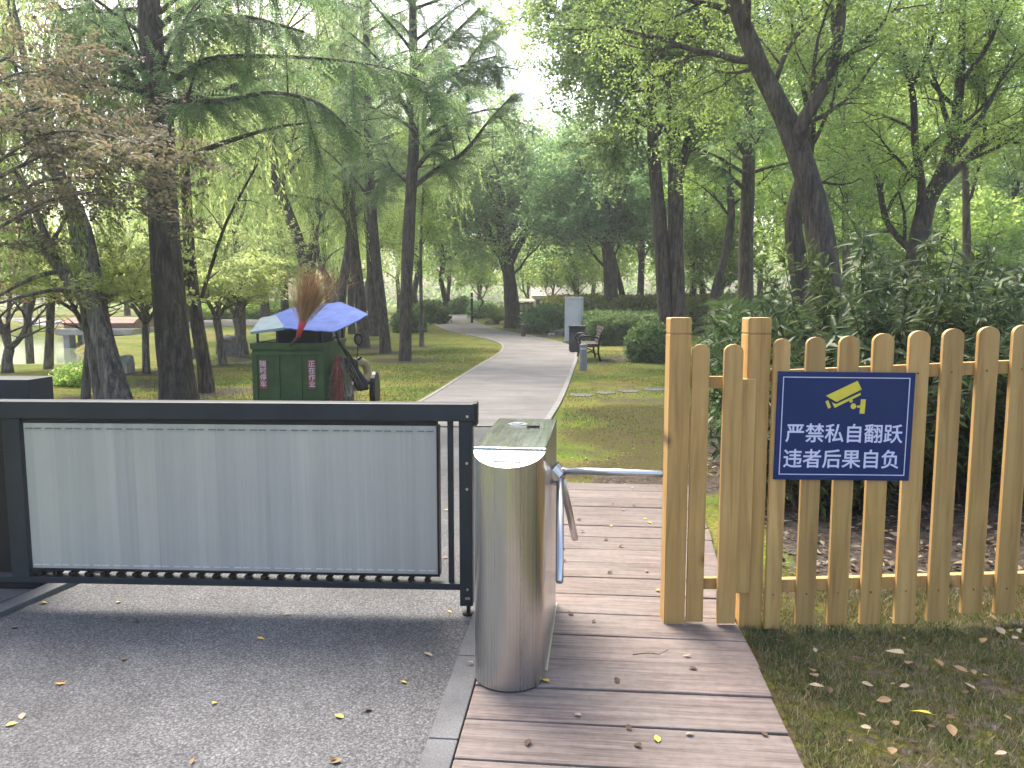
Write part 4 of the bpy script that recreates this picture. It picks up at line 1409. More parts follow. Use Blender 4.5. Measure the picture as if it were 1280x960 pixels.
# ------------------------------------------------------------------ shrubs, hedges, palms
def shrub(name, label, cat, blobs, unit, leafm, n, seed, group=None, scale=1.0, stems=3, shell=.55, floor=.05):
    """blobs: (x, y, z, rx, ry, rz) in world; leaves fill the outer shell of the blobs"""
    t = T(seed)
    if unit == 'hedge' and scale > 1.2: blobs = [(b[0], b[1], b[2] - .12 * scale * .5, max(.12, b[3] - .13 * scale), max(.12, b[4] - .13 * scale), max(.12, b[5] - .10 * scale)) for b in blobs]
    c0 = Vector(blobs[0][:3])
    base = Vector((c0.x, c0.y, H(c0.x, c0.y)))
    vol = [b[3] * b[4] * b[5] for b in blobs]
    tot = sum(v_ ** .67 for v_ in vol)
    for b, v_ in zip(blobs, vol):
        for i in range(int(n * v_ ** .67 / tot)):
            d = rv(t.r)
            rr = shell + (1 - shell) * t.r.random() ** .5
            rr *= 1 + .16 * noise.noise(d * 2.2 + Vector((seed, b[0], b[1])))
            p_ = Vector((b[0] + d.x * b[3] * rr, b[1] + d.y * b[4] * rr, b[2] + d.z * b[5] * rr))
            if p_.z < H(p_.x, p_.y) + floor: continue
            t.spray(p_ - base, (d + rv(t.r) * .6 + UP * .35), t.r.uniform(.7, 1.2))
    root = thing(name, label, cat, base, 0, group)
    V_ = bake(t.n, U[unit], t.pos, t.dir, np.array(t.sz) * scale, 1.0)
    link('foliage', np_mesh('foliage', V_), leafm, root)
    if stems:
        for b in blobs:
            for i in range(stems):
                mb = MB()
                a = t.r.uniform(0, 6.28)
                q0 = Vector((b[0], b[1], H(b[0], b[1]) - .05)) - base + Vector((math.cos(a), math.sin(a), 0)) * .08
                q1 = Vector((b[0] + math.cos(a) * b[3] * .5, b[1] + math.sin(a) * b[4] * .5, b[2] + b[5] * .5)) - base
                mb.tube([q0, q0.lerp(q1, .5) + rv(t.r) * .06, q1], [.022, .016, .008], 6, cap=False)
                mb.build('stem', M['twig'], root, smooth=True)
    return root


def blob(px, py_base, d, w_px, h_px, dd=None):
    """ellipsoid standing on the ground, given its picture width and height at depth d"""
    q = P(px, py_base, d)
    rx = w_px * .5 * d / F
    rz = h_px * .5 * d / F
    return (q.x, q.y, H(q.x, q.y) + rz * .98, rx, dd or rx, rz)


def blob_at(px, py, d, rx, rz, ry=None):
    q = P(px, py, d)
    return (q.x, q.y, q.z, rx, ry or rx, rz)


def shoot_shrub(name, label, cat, px, py, d, spread, height, n, seed, rows=3, scale=1.0, lean=0.0):
    """many stems from the ground, arching outwards, long leaves in whorls along the upper part"""
    t = T(seed)
    q = P(px, py, d)
    base = Vector((q.x, q.y, H(q.x, q.y)))
    mb = MB()
    for i in range(n):
        a = t.r.uniform(0, 6.28)
        s0 = spread * .55 * t.r.random() ** .5
        b0 = Vector((math.cos(a) * s0, math.sin(a) * s0 * .8, 0))
        b0.z = H(base.x + b0.x, base.y + b0.y) - base.z
        tilt = t.r.uniform(.0, .75)
        dr = Vector((math.cos(a) * tilt + lean + t.r.uniform(-.25, .25), math.sin(a) * tilt * .8 + t.r.uniform(-.2, .2), 1)).normalized()
        L = height * t.r.uniform(.35, 1.1)
        pts = [b0]
        dd = dr.copy()
        k_ = 7
        for j in range(k_):
            dd = (dd + rv(t.r) * .14 + Vector((dr.x, dr.y, -.10)) * .12 * j / k_).normalized()
            pts.append(pts[-1] + dd * L / k_)
        mb.tube(pts, [.011 * (1 - .75 * j / k_) for j in range(k_ + 1)], 5, cap=False)
        w_ = max(4, int(L * 9))
        for j in range(w_):
            f_ = .22 + .78 * (j + t.r.random() * .7) / w_
            p_, tn = t.at(pts, min(f_, 1))
            t.spray(p_, tn + rv(t.r) * .55, t.r.uniform(.7, 1.15))
    root = thing(name, label, cat, base)
    link('foliage', np_mesh('foliage', bake(t.n, U['laurel'], t.pos, t.dir, np.array(t.sz) * scale, 3.0)), M['leaf_laurel'], root)
    mb.build('stem', M['twig'], root, smooth=True)
    return root


shoot_shrub('laurel_shrub', 'glossy dark shrub with long leaves behind the left end of the sign', 'shrub', 1035, 600, 5.6, .65, 1.2, 90, 91)
shoot_shrub('laurel_shrub', 'tallest glossy dark shrub with long leaves, behind the middle of the fence', 'shrub', 1110, 590, 6.2, .85, 1.9, 120, 92)
shoot_shrub('laurel_shrub', 'glossy dark shrub with long leaves right of the sign', 'shrub', 1205, 590, 5.6, .8, 1.45, 105, 93)
shoot_shrub('laurel_shrub', 'glossy dark shrub with long leaves cut by the right edge of the view', 'shrub', 1300, 590, 5.8, .8, 1.4, 95, 191)
shoot_shrub('laurel_shrub', 'looser glossy shrub further back between the spreading trunk and the fence', 'shrub', 1180, 540, 8.2, 1.1, 2.0, 110, 192, scale=1.1)
shoot_shrub('laurel_shrub', 'shaded glossy shrub below the big crooked tree', 'shrub', 1050, 520, 8.0, .8, 1.6, 80, 193, scale=1.1)
shrub('low_shrub', 'low dull green shrub just behind the small gate between two fence posts', 'shrub',
      [blob_at(915, 450, 9.0, .30, .35), blob_at(935, 500, 8.0, .28, .3), blob_at(958, 540, 7.0, .28, .32)], 'hedge', M['leaf_hedge'], 700, 94, scale=.9)
HG = 'clipped round bushes along the path'
shrub('round_bush', 'clipped round dark bush left of the end fence post', 'bush', [blob(812, 452, D(812, 452), 50, 46)], 'hedge', M['leaf_hedge'], 900, 95, scale=1.3)
shrub('round_bush', 'dark round bush left of the pale electrical cabinet', 'bush', [blob(675, 416, D(675, 416), 42, 30), blob(690, 416, D(690, 416), 22, 36)], 'hedge', M['leaf_dark'], 900, 96, scale=1.9)
shrub('round_bush', 'small dark bush under the tall middle conifer by the lawn', 'bush', [blob(512, 415, D(512, 415), 36, 26)], 'hedge', M['leaf_hedge'], 600, 97, scale=2)
shrub('round_bush', 'pale round bush where the path turns out of sight on the left', 'bush', [blob(538, 400, 42, 36, 24)], 'hedge', M['leaf_hedge'], 600, 98, scale=2.4)
shrub('round_bush', 'small round bush at the very end of the path', 'bush', [blob(577, 394, 54, 24, 18)], 'hedge', M['leaf_hedge'], 420, 99, scale=2.6)
shrub('round_bush', 'dark low bush beside the path end, left of the far bend tree', 'bush', [blob(602, 395, 50, 26, 18)], 'hedge', M['leaf_dark'], 420, 199, scale=2.6)
shrub('round_bush', 'bush in front of the distant cream wall right of the bulletin board', 'bush', [blob(694, 402, 38, 34, 20)], 'hedge', M['leaf_cycad'], 420, 198, scale=2.2)
shrub('low_bush', 'small low green bush on the lawn behind the forked leaning trunk', 'bush', [blob(98, 492, D(98, 480), 36, 13)], 'hedge', M['leaf_light'], 300, 197, scale=.8)


def hedge(name, label, x0, x1, yb, yt, d, depth, leafm, n, seed, scale, cat='hedge'):
    t = T(seed)
    a, b = P(x0, 400, d), P(x1, 400, d)
    base = Vector((a.x, a.y, H(a.x, a.y)))
    hh = (yb - yt) * d / F
    ax = (b - a); ax.z = 0
    Lx = ax.length
    ax.normalize()
    ay = Vector((-ax.y, ax.x, 0))
    for i in range(n):
        u_, v_, w_ = t.r.random(), t.r.random(), t.r.random()
        face = t.r.random()
        if face < .45: w_ = 1 - .12 * t.r.random(); nn = UP
        elif face < .85: v_ = .08 * t.r.random(); nn = -ay
        else: u_ = t.r.choice([0, 1]); nn = ax * (u_ * 2 - 1)
        p_ = ax * (u_ * Lx) + ay * (v_ * depth) + UP * (w_ * hh)
        p_ += rv(t.r) * .05 * hh
        gz = H(base.x + p_.x, base.y + p_.y) - base.z
        p_.z += gz
        t.spray(p_, nn + rv(t.r) * .8, t.r.uniform(.7, 1.2))
    root = thing(name, label, cat, base)
    link('foliage', np_mesh('foliage', bake(t.n, U['hedge'], t.pos, t.dir, np.array(t.sz) * scale, 1.0)), leafm, root)
    for i in range(8):
        q = ax * (Lx * (i + .5) / 8) + ay * depth * .5
        mb = MB()
        mb.tube([q + UP * -.1, q + UP * hh * .6], [.03, .02], 5)
        mb.build('stem', M['twig'], root)
    return root


hedge('clipped_hedge', 'low clipped green hedge behind the park bench', 742, 850, 430, 403, 26.5, 3.4, M['leaf_hedge'], 3400, 101, 1.5)
hedge('yellow_hedge', 'bright yellow-green low hedge bed beyond the clipped hedge', 735, 980, 414, 381, 33, 9, M['leaf_yellow'], 5200, 102, 1.9)
hedge('yellow_hedge', 'far yellow-green bed behind the pale electrical cabinet', 690, 760, 406, 383, 40, 6, M['leaf_yellow'], 1600, 103, 2.2)
hedge('clipped_hedge', 'far low green hedge across the distant left path', 200, 360, 400, 390, 47, 2, M['leaf_light'], 2200, 104, 2.4)


def palm(name, label, px, py, d, n, L, leafm, seed, elmin=.1, elmax=1.3, trunk_h=.3, cat='palm'):
    t = T(seed)
    q = P(px, py, d)
    base = Vector((q.x, q.y, H(q.x, q.y)))
    for i in range(n):
        a, el = t.r.uniform(0, 6.28), t.r.uniform(elmin, elmax)
        t.spray(Vector((0, 0, trunk_h)), Vector((math.cos(a) * math.cos(el), math.sin(a) * math.cos(el), math.sin(el))), L * t.r.uniform(.75, 1.1))
    root = thing(name, label, cat, base)
    link('fronds', np_mesh('fronds', bake(t.n, U['palm'], t.pos, t.dir, t.sz, .15)), leafm, root)
    mb = MB()
    mb.tube([(0, 0, -.1), (0, 0, trunk_h * .6), (0, 0, trunk_h + .05)], [.16, .15, .1], 10, bump=.2)
    mb.build('trunk', M['bark_brown'], root)
    return root


palm('cycad_plant', 'bushy green cycad on the lawn left of the far bend tree', 621, 401, 42, 60, 1.05, M['leaf_palm'], 111, .35, 1.45, .1)
palm('cycad_plant', 'dark brownish cycad between the pale cabinet and the dark rounded tree', 752, 408, 31, 60, 1.25, M['leaf_cycad'], 112, .15, 1.4, .35)
palm('fan_palm', 'bright green palm fronds behind the fence next to the glossy shrubs', 948, 420, 10.5, 40, .9, M['leaf_palm'], 113, -.1, .7, 1.2)
palm('fan_palm', 'small palm with arching leaves behind the first tall fence post', 905, 430, 13.5, 20, .7, M['leaf_palm'], 114, -.1, .8, .55)


# ------------------------------------------------------------------ grass near the camera and on the lawns (uncountable)
def blades(name, label, region, n, hmin, hmax, wd, m, seed, inside=None, lean=.7, dens=None):
    r = np.random.default_rng(seed)
    x = r.uniform(region[0], region[1], n)
    y = r.uniform(region[2], region[3], n)
    if inside is not None:
        k_ = inside(x, y)
        x, y = x[k_], y[k_]
    if dens is not None:
        k_ = r.random(len(x)) < dens(x, y)
        x, y = x[k_], y[k_]
    z = hgt(x, y) - .005
    n = len(x)
    a = r.uniform(0, 2 * np.pi, n)
    d = np.stack([np.cos(a) * lean * r.random(n), np.sin(a) * lean * r.random(n), np.ones(n)], 1)
    V_ = leaf_quads(np.stack([x, y, z], 1), d, rnd_dirs(r, n), r.uniform(hmin, hmax, n), np.full(n, wd), .05)
    return tag(link(name, np_mesh(name, V_), m), label, kind='stuff')


rx_ = np.array([q.y for q in redge]); rxx = np.array([q.x for q in redge])
right_of = lambda x, y: x > np.interp(y, rx_, rxx) + .03
clump = lambda x, y: np.clip(.62 + .5 * np.sin(x * 5.1 + 1.2 * np.sin(y * 4.3)) * np.cos(y * 4.7 + x) + .25 * np.sin(x * 13 + y * 9), .12, 1)
blades('grass', 'short half-dry grass in front of the picket fence', (.55, 3.6, 1.5, 4.05), 150000, .02, .058, .0035, M['grass'], 121, right_of, 1.3, clump)
Ly = np.array([p.y for p in roadL[5:-1]] + [p.y for p in pl]); Lx_ = np.array([p.x for p in roadL[5:-1]] + [p.x for p in pl])
Ry = np.array([p.y for p in pr]); Rx_ = np.array([p.x for p in pr])
rightlawn = lambda x, y: (x > np.interp(y, Ry, Rx_) + .13) & (y > pA.y + .3) & (x > KX + .25)
patch = lambda x, y: np.clip(.5 + .7 * np.sin(x * 1.7 + 2 * np.sin(y * .8)) * np.cos(y * 1.3 + x * .6), .03, 1) * np.clip((y - pA.y - 1.6) / 2.0, .06, 1)
blades('turf', 'mossy grass to the right of the concrete path', (-.6, 7, 5.5, 24), 120000, .015, .045, .008, M['turf'], 122, rightlawn, 1.1, patch)
blades('turf', 'mossy grass lawn between the trees and the concrete path', (-10, 0, 4.5, 25), 170000, .015, .05, .010, M['turf'], 123, lambda x, y: (x < np.interp(y, Ly, Lx_) - .14) & ~(hgt(x, y) < -.3), 1.1,
       lambda x, y: np.clip(.5 + .7 * np.sin(x * 1.1 + 1.5 * np.sin(y * .7)) * np.cos(y * .9 + x * .5), .03, 1))
r = np.random.default_rng(127)
n = 2600
x = r.uniform(-.2, 3.2, n); y = r.uniform(pA.y + .05, pC.y + .6, n)
k_ = r.random(n) < np.clip(1.2 - (y - pA.y) / 1.6, .12, 1)
x, y = x[k_], y[k_]; n = len(x)
V_ = leaf_quads(np.stack([x, y, hgt(x, y) + .008], 1), np.stack([r.normal(size=n), r.normal(size=n), r.normal(0, .2, n)], 1), np.stack([r.normal(0, .3, n), r.normal(0, .3, n), np.ones(n)], 1), r.uniform(.015, .05, n), r.uniform(.008, .022, n), .2)
tag(link('leaf_litter', np_mesh('leaf_litter', V_), M['litter']), 'fine brown leaf debris on the earth just beyond the boardwalk', kind='stuff')
# leaf litter behind the fence
r = np.random.default_rng(125)
n = 3600
x = r.uniform(.8, 4.6, n); y = r.uniform(3.95, 7.6, n)
V_ = leaf_quads(np.stack([x, y, hgt(x, y) + .012 + r.uniform(0, .02, n)], 1), np.stack([r.normal(size=n), r.normal(size=n), r.normal(0, .2, n)], 1), np.stack([r.normal(0, .3, n), r.normal(0, .3, n), np.ones(n)], 1), r.uniform(.03, .085, n), r.uniform(.015, .04, n), .2)
k_ = np.repeat(x > 1.12, 4)
tag(link('leaf_litter', np_mesh('leaf_litter', V_[k_]), M['litter']), 'brown leaf litter on the bare soil behind the picket fence', kind='stuff')

# ------------------------------------------------------------------ barrier gate
GR = YAW * 0.5
go_ = G(581, 770)
gate = thing('barrier_gate', 'dark grey framed sliding barrier gate with pale folded curtain panel across the road', 'gate', (go_.x, go_.y, 0.01), GR)


def gp(px, py):
    return plane_hit(px, py, gate.location, GR)


xR = gp(594, 510)[0]
zT, zTb = gp(400, 502.5)[1], gp(400, 524)[1]
zB, zBb = gp(400, 724)[1], gp(400, 732)[1]
xL = gp(-60, 510)[0]
xp = gp(575, 600)[0]
mb = MB(); mb.bb(xL, xR - .001, -.045, .045, zTb, zT)
mb.build('top_rail', M['gate_paint'], gate, bevel=.004)
mb = MB(); mb.bb(xL, xp - .001, -.03, .03, zBb, zB)
mb.build('bottom_rail', M['gate_paint'], gate, bevel=.003)
mb = MB(); mb.bb(xp, xR - .012, -.04, .04, .055, zTb - .001)
mb.build('end_post', M['gate_paint'], gate, bevel=.003)
mb = MB(); mb.bb(xR - .010, xR + .012, -.043, .043, zTb - .02, zT + .003)
mb.build('end_cap', M['black_plastic'], gate, bevel=.004)
mb = MB(); xm = (xp + xR) / 2
mb.tube([(xm, 0, 0.0), (xm, 0, .012)], .030, 16); mb.tube([(xm, 0, .012), (xm, 0, .056)], .010, 10)
mb.build('foot', M['black_plastic'], gate)
x0_, x1_ = gp(560, 600)[0], gp(567, 600)[0]
mb = MB(); mb.bb(x0_, x1_, -.012, .012, zB + .001, zTb - .001)
mb.build('upright_bar', M['gate_paint'], gate, bevel=.002)
xa, _ = gp(14, 600); xb, _ = gp(36, 600)
mb = MB(); mb.bb(xa, xb, -.04, .04, zB + .001, zTb - .001)
mb.build('left_post', M['gate_paint'], gate, bevel=.003)
# curtain of narrow vertical leaves, gently folded
xl, xr = gp(39, 600)[0], gp(547, 600)[0]
zt, zb = gp(300, 529.5)[1], gp(300, 711)[1]
mb = MB()
N = 20
rr = random.Random(6)
cols_ = []
for i in range(N * 4 + 1):
    f_ = i / (N * 4)
    ed_ = (i % 4 == 0)
    cols_.append((xl + (xr - xl) * f_, -.030 + (.0010 if ed_ else 0) + rr.uniform(-.00025, .00025), rr.uniform(-.0004, .0004)))
for (x, y, j) in cols_:
    mb.v += [(x, y + j, zb), (x, y - j, zt)]
for i in range(N * 4):
    mb.f.append((2 * i, 2 * i + 2, 2 * i + 3, 2 * i + 1))
mb.bb(xl, xr, -.0285, -.018, zb, zt)
cur = mb.build('curtain_panel', M['curtain'], gate)
mb = MB()
for i in range(N):
    a = xl + (xr - xl) * (i + .12) / N
    for q in (0, .42):
        w_ = (xr - xl) / N
        mb.bb(a + q * w_, a + (q + .34) * w_, -.0365, -.034, zt - .027, zt - .022)
mb.build('slot_row', M['slot'], cur)
mb = MB()
for i in range(N):
    a = xl + (xr - xl) * (i + .12) / N
    for q in (0, .42):
        w_ = (xr - xl) / N
        mb.bb(a + q * w_, a + (q + .34) * w_, -.0365, -.034, zb + .016, zb + .021)
mb.build('slot_row', M['white_plastic'], cur)
# frame edge round the curtain: strips top and bottom, right edge
mb = MB()
mb.bb(xl - .002, xr + .002, -.030, .030, zt + .001, zTb - .002)
mb.build('head_track', M['black_plastic'], gate)
mb = MB(); mb.bb(xr + .001, xr + .011, -.034, .03, zb - .012, zt)
mb.bb(xl - .012, xr + .001, -.034, .03, zb - .012, zb - .001)
mb.build('curtain_frame', M['black_plastic'], gate, bevel=.001)
nr = 25
rm = MB()
for i in range(nr):
    x = xl + (xr - xl) * (i + .35) / nr
    mb = MB()
    zc = (zb - .012 + zB) / 2
    mb.tube([(x, -.026, zc - .002), (x, .026, zc - .002)], (zb - .012 - zB) * .40, 12)
    mb.bb(x - .006, x + .006, -.012, .012, zc, zb - .012)
    mb.build('roller', M['black_plastic'], gate)
for (bx, bz) in [(xm + .004, gp(585, 519)[1]), (xm, gp(585, 577)[1]), (xm, gp(585, 609)[1]), (xm, gp(585, 733)[1]), (xm - .006, gp(585, 744)[1]), (xm + .006, gp(585, 744)[1])]:
    mb = MB(); mb.tube([(bx, -.0405 if bz < zTb else -.0455, bz), (bx, -.044 if bz < zTb else -.049, bz)], .0065, 12)
    mb.build('bolt', M['bolt'], gate)

cb = G(20, 752)
cab = thing('gate_cabinet', 'black gate motor cabinet with flat hood at the left edge behind the gate', 'cabinet', (cb.x, cb.y + .14, 0), GR)
cx1 = plane_hit(42, 560, cab.location, GR)[0]
cx2, cz2 = plane_hit(66, 470, cab.matrix_basis @ Vector((0, .14, 0)), GR)
_, cz1 = plane_hit(40, 506, cab.location, GR)
mb = MB(); mb.bb(cx1 - .8, cx1, 0, .12, .01, cz1 - .001)
mb.build('body', M['black_plastic'], cab, bevel=.006)
mb = MB(); mb.bb(cx1 - .86, cx2, -.05, .14, cz1, cz2)
mb.build('hood', M['gate_paint'], cab, bevel=.004)
mb = MB(); mb.bb(cx1 - .85, cx1 + .03, -.02, .16, -.03, .0095)
mb.bb(cx1 - .5, cx1 - .1, -.004, -.001, .25, .75)
mb.build('door', M['black_plastic'], cab)

# ------------------------------------------------------------------ turnstile
tb = G(632, 866, .03)
WR = 0.138
ts = thing('turnstile', 'stainless steel tripod turnstile with rounded front and three arms', 'turnstile', (tb.x, tb.y, .031), R_(-1.2))
TL = .88


def tz(px, py, yloc):
    O = ts.matrix_basis @ Vector((0, yloc, 0))
    return plane_hit(px, py, O, R_(-1.2))[1] + (ts.location.z - ts.location.z)


ztop = tz(632, 561, WR)
zfront = tz(632, 584, 0.0)
# body: rounded front cut by a slanted plane, straight back
ns = 28
prof = []
for i in range(ns + 1):
    a = math.pi + math.pi * i / ns
    prof.append((WR * math.cos(a), WR + WR * math.sin(a)))
prof += [(WR, TL), (-WR, TL)]
mb = MB()
n = len(prof)
# smooth dish for the slanted face
top = [(x, y, (ztop - .004) - (max(0, WR - y) / WR) ** 1.0 * (ztop - zfront)) for x, y in prof]
mb.v = [(x, y, .004) for x, y in prof] + top
for i in range(n):
    j = (i + 1) % n
    mb.f.append((i, j, n + j, n + i))
body = mb.build('body', M['steel'], ts)
for p_ in body.data.polygons:
    p_.use_smooth = p_.index < ns
mb = MB()
mb.v = [(x * .997, WR + (y - WR) * .997, z + .001) for (x, y, z) in top[:ns + 1]]
mb.f = [tuple(range(ns + 1))]
mb.build('front_panel', M['steel_top'], ts)
mb = MB()
mb.bb(-WR - .003, WR + .003, WR - .002, TL + .004, ztop - .004, ztop + .005)
mb.build('top_plate', M['steel_top'], ts, bevel=.004)
mb = MB()
sl_ = (ztop - zfront) / WR
rot = Matrix.Rotation(math.atan(sl_), 3, 'X')
mb.box((0, WR * .60, ztop - .004 - .40 * (ztop - zfront) + .002), (.105, .085, .006), rot)
rd = mb.build('card_reader', M['white_plastic'], ts, bevel=.002)
mb = MB(); mb.box((.004, WR * .60, ztop - .004 - .40 * (ztop - zfront) + .0055), (.060, .060, .004), rot)
mb.build('display', M['chrome'], rd)
mb = MB()
mb.bb(-WR - .008, WR + .008, .05 + WR, TL + .010, .0005, .0035)
mb.build('base_plate', M['steel'], ts)
# little dome light and keyhole on the top plate
mb = MB(); mb.tube([(-.03, .70, ztop + .0055), (-.03, .70, ztop + .009)], .045, 24); mb.tube([(-.03, .70, ztop + .0095), (-.03, .70, ztop + .013)], .026, 20)
mb.build('lamp_ring', M['chrome'], ts)
mb = MB(); mb.bb(.02, .075, .625, .655, ztop + .0055, ztop + .013)
mb.build('lock_plate', M['black_plastic'], ts)
hy = .55
hO = Vector((WR, hy, tz(690, 588, hy)))
mb = MB()
ax_ = Vector((.577, 0, -.816)).normalized()
mb.tube([hO + Vector((-.01, 0, .0)), hO + ax_ * .04], [.055, .045], 24)
mb.tube([hO + ax_ * .04, hO + ax_ * .06], [.045, .03], 24)
hub = mb.build('hub', M['chrome'], ts, smooth=False)
c0 = hO + ax_ * .045 + Vector((0, 0, .03))
v0 = Vector((1, 0, 0))
for q in (Vector((1, 0, -.01)), Vector((.03, -.58, -.81)), Vector((.12, .58, -.80))):
    q = q.normalized()
    AL = .425 if q.x > .9 else .475
    st = hO + Vector((.035, 0, 0)) + q * .01
    mb = MB()
    mb.tube([st, st + q * AL, st + q * (AL + .007)], [.0165, .0165, .012], 18)
    o = mb.build('arm', M['chrome'], ts, smooth=False)
    for p_ in o.data.polygons: p_.use_smooth = len(p_.vertices) == 4

# ------------------------------------------------------------------ picket fence, gate and sign
FO = G(948, 786)
fence = thing('picket_fence', 'yellow pine picket fence with rounded tops running along the grass edge', 'fence', (FO.x, FO.y, H(FO.x, FO.y)), YAW)


def fp(px, py, O=None):
    return plane_hit(px, py, O or fence.location, YAW)


def post(parent, px0, px1, pt, pb, O):
    a, zt_ = plane_hit(px0, pt, O, YAW)
    b, _ = plane_hit(px1, pt, O, YAW)
    _, zb_ = plane_hit((px0 + px1) / 2, pb, O, YAW)
    wd = b - a
    zs = zt_ - .072
    cx = (a + b) / 2
    mb = MB()
    mb.bb(a, b, 0, wd, zb_ - .25, zs - .003)
    mb.bb(a + .003, b - .003, .003, wd - .003, zs - .003, zs + .003)
    # bevelled cap block
    r = .006
    mb.prism([(a, zs + .003), (b, zs + .003), (b, zt_ - r), (b - r, zt_), (a + r, zt_), (a, zt_ - r)], 'y', 0, wd)
    o = mb.build('post', M['pine'], parent, bevel=.0025)
    return wd


def picket(parent, xc, w_, z0, z1, y0, lean=0.0, rc=None):
    mb = MB()
    pts = [(-w_ / 2, 0), (w_ / 2, 0)]
    h_ = z1 - z0
    r = w_ * .5
    for i in range(13):
        a = math.pi * i / 12
        pts.append((r * math.cos(a), h_ - r * .82 + r * .82 * math.sin(a)))
    mb.prism(pts, 'y', -.011, .011)
    o = mb.build('picket', M['pine'], parent, bevel=.0015)
    o.location = (xc, y0, z0)
    o.rotation_euler = (0, lean, 0)
    return o


post(fence, 936, 965, 397, 790, fence.location)
# (x left, x right) at the top, y top, y bottom
PK = [(966, 986, 423, 776), (1006, 1030, 421, 771), (1047, 1072, 419.5, 771), (1089, 1115, 416.5, 770), (1134, 1160, 413, 770), (1176, 1202, 410.5, 767), (1220, 1246, 408, 757), (1263, 1289, 406, 757), (1307, 1333, 403, 755), (1350, 1376, 401, 753)] + [(1393 + 43 * i, 1419 + 43 * i, 399 - 2 * i, 752 - 2 * i) for i in range(9)]
for (a, b, yt, yb) in PK:
    xa_, z1 = fp(a, yt + 12)
    xb_, _ = fp(b, yt + 12)
    _, z1 = fp((a + b) / 2, yt)
    xc, z0 = fp((a + b) / 2 - (yb - yt) * .055 * ((a + b) / 2 - 640) / 560, yb)
    pk_ = picket(fence, (xa_ + xb_) / 2, xb_ - xa_, z0 - .03, z1, -.0125, 0)
    for ry in (466 - (a - 966) * 17 / 414, 734 - (a - 966) * 11 / 414):
        zs = fp((a + b) / 2, ry + 7)[1] - (z0 - .03)
        mb = MB(); mb.tube([(random.Random(a + ry).uniform(-.008, .008), -.0105, zs), (0, -.0122, zs)], .0042, 8)
        mb.build('screw', M['screw'], pk_)
# rails behind the pickets, rising with the ground
for (ya, yb, xa_, xb_) in [(466, 432, 966, 1775), (727, 706, 966, 1775)]:
    a, za = fp(xa_, ya + 7); b, zb_ = fp(xb_, yb + 7)
    mb = MB()
    v_ = Vector((b - a, 0, zb_ - za))
    rot = Matrix.Rotation(-math.atan2(v_.z, v_.x), 3, 'Y')
    mb.box(((a + b) / 2, .018, (za + zb_) / 2 + .006), (v_.length, .034, .058), rot)
    mb.build('rail', M['pine'], fence, bevel=.002)

W0 = G(850, 788)
wg = thing('wicket', 'narrow two-picket fence section hung on its own post at the boardwalk edge', 'fence section', (W0.x, W0.y, .03), YAW)
post(wg, 838, 865, 397, 790, wg.location)


def wp(px, py): return plane_hit(px, py, wg.location, YAW)


for (a, b, yt, yb) in [(865.5, 887, 430, 776), (904, 928, 430, 777)]:
    xa_, _ = wp(a, yt + 12); xb_, z1 = wp(b, yt)
    _, z0 = wp((a + b) / 2, yb)
    picket(wg, (xa_ + xb_) / 2, xb_ - xa_, z0, z1, -.001 if a < 870 else -.0125)
a, za = wp(866, 471); b, zb_ = wp(924.5, 486)
mb = MB(); mb.bb(a, b, .012, .042, zb_, za)
mb.build('rail', M['pine'], wg, bevel=.002)
a, za = wp(866, 724); b, zb_ = wp(924.5, 738)
mb = MB(); mb.bb(a, b, .012, .042, zb_, za)
mb.build('rail', M['pine'], wg, bevel=.002)
a, za = wp(925, 474); b, zb_ = wp(937, 742)
mb = MB(); mb.bb(a, b, .004, .040, zb_, za)
mb.build('stile', M['pine'], wg, bevel=.002)

# the sign screwed to the pickets
SO = fence.matrix_basis @ Vector((fp(1055, 600)[0], -.030, 0))
a, zt_ = plane_hit(972, 465, SO, YAW); b, _ = plane_hit(1144, 465, SO, YAW); _, zb_ = plane_hit(1055, 600, SO, YAW)
sx0, sz0 = (a + b) / 2, (zt_ + zb_) / 2
SW, SH = (b - a), (zt_ - zb_)
Rv = Vector((math.cos(YAW), math.sin(YAW), 0))
sgn = thing('warning_sign', 'blue warning sign with yellow camera pictogram and white Chinese lettering on the pickets', 'sign', SO + Rv * sx0 + UP * sz0, YAW)
sgn.rotation_euler = (0, R_(.6), YAW)
mb = MB(); mb.bb(-SW / 2, SW / 2, -.002, .004, -SH / 2, SH / 2)
mb.build('panel', M['sign_blue'], sgn, bevel=.001)
# white border line
mb = MB()
bx, bz, lw = SW / 2 * .925, SH / 2 * .905, .0036
yf = -.0032
mb.bb(-bx, bx, yf, -.0021, bz - lw, bz); mb.bb(-bx, bx, yf, -.0021, -bz, -bz + lw)
mb.bb(-bx, -bx + lw, yf, -.0021, -bz + lw, bz - lw); mb.bb(bx - lw, bx, yf, -.0021, -bz + lw, bz - lw)
mb.build('border_line', M['sign_white'], sgn)
# lettering
text_mesh('lettering', '严禁私自翻跃', .0900, M['sign_white'], sgn, (.002, -.0026, -.0345 * SH / .45), off=.0013, sx=.97)
text_mesh('lettering', '违者后果自负', .0900, M['sign_white'], sgn, (-.004, -.0026, -.1415 * SH / .45), off=.0013, sx=.97)


def sp_(u_, v_):
    """photo crop pixels (zoomed sign) -> sign coordinates"""
    return ((u_ - 636) / 1036 * SW, -(v_ - 492) / 808 * SH)


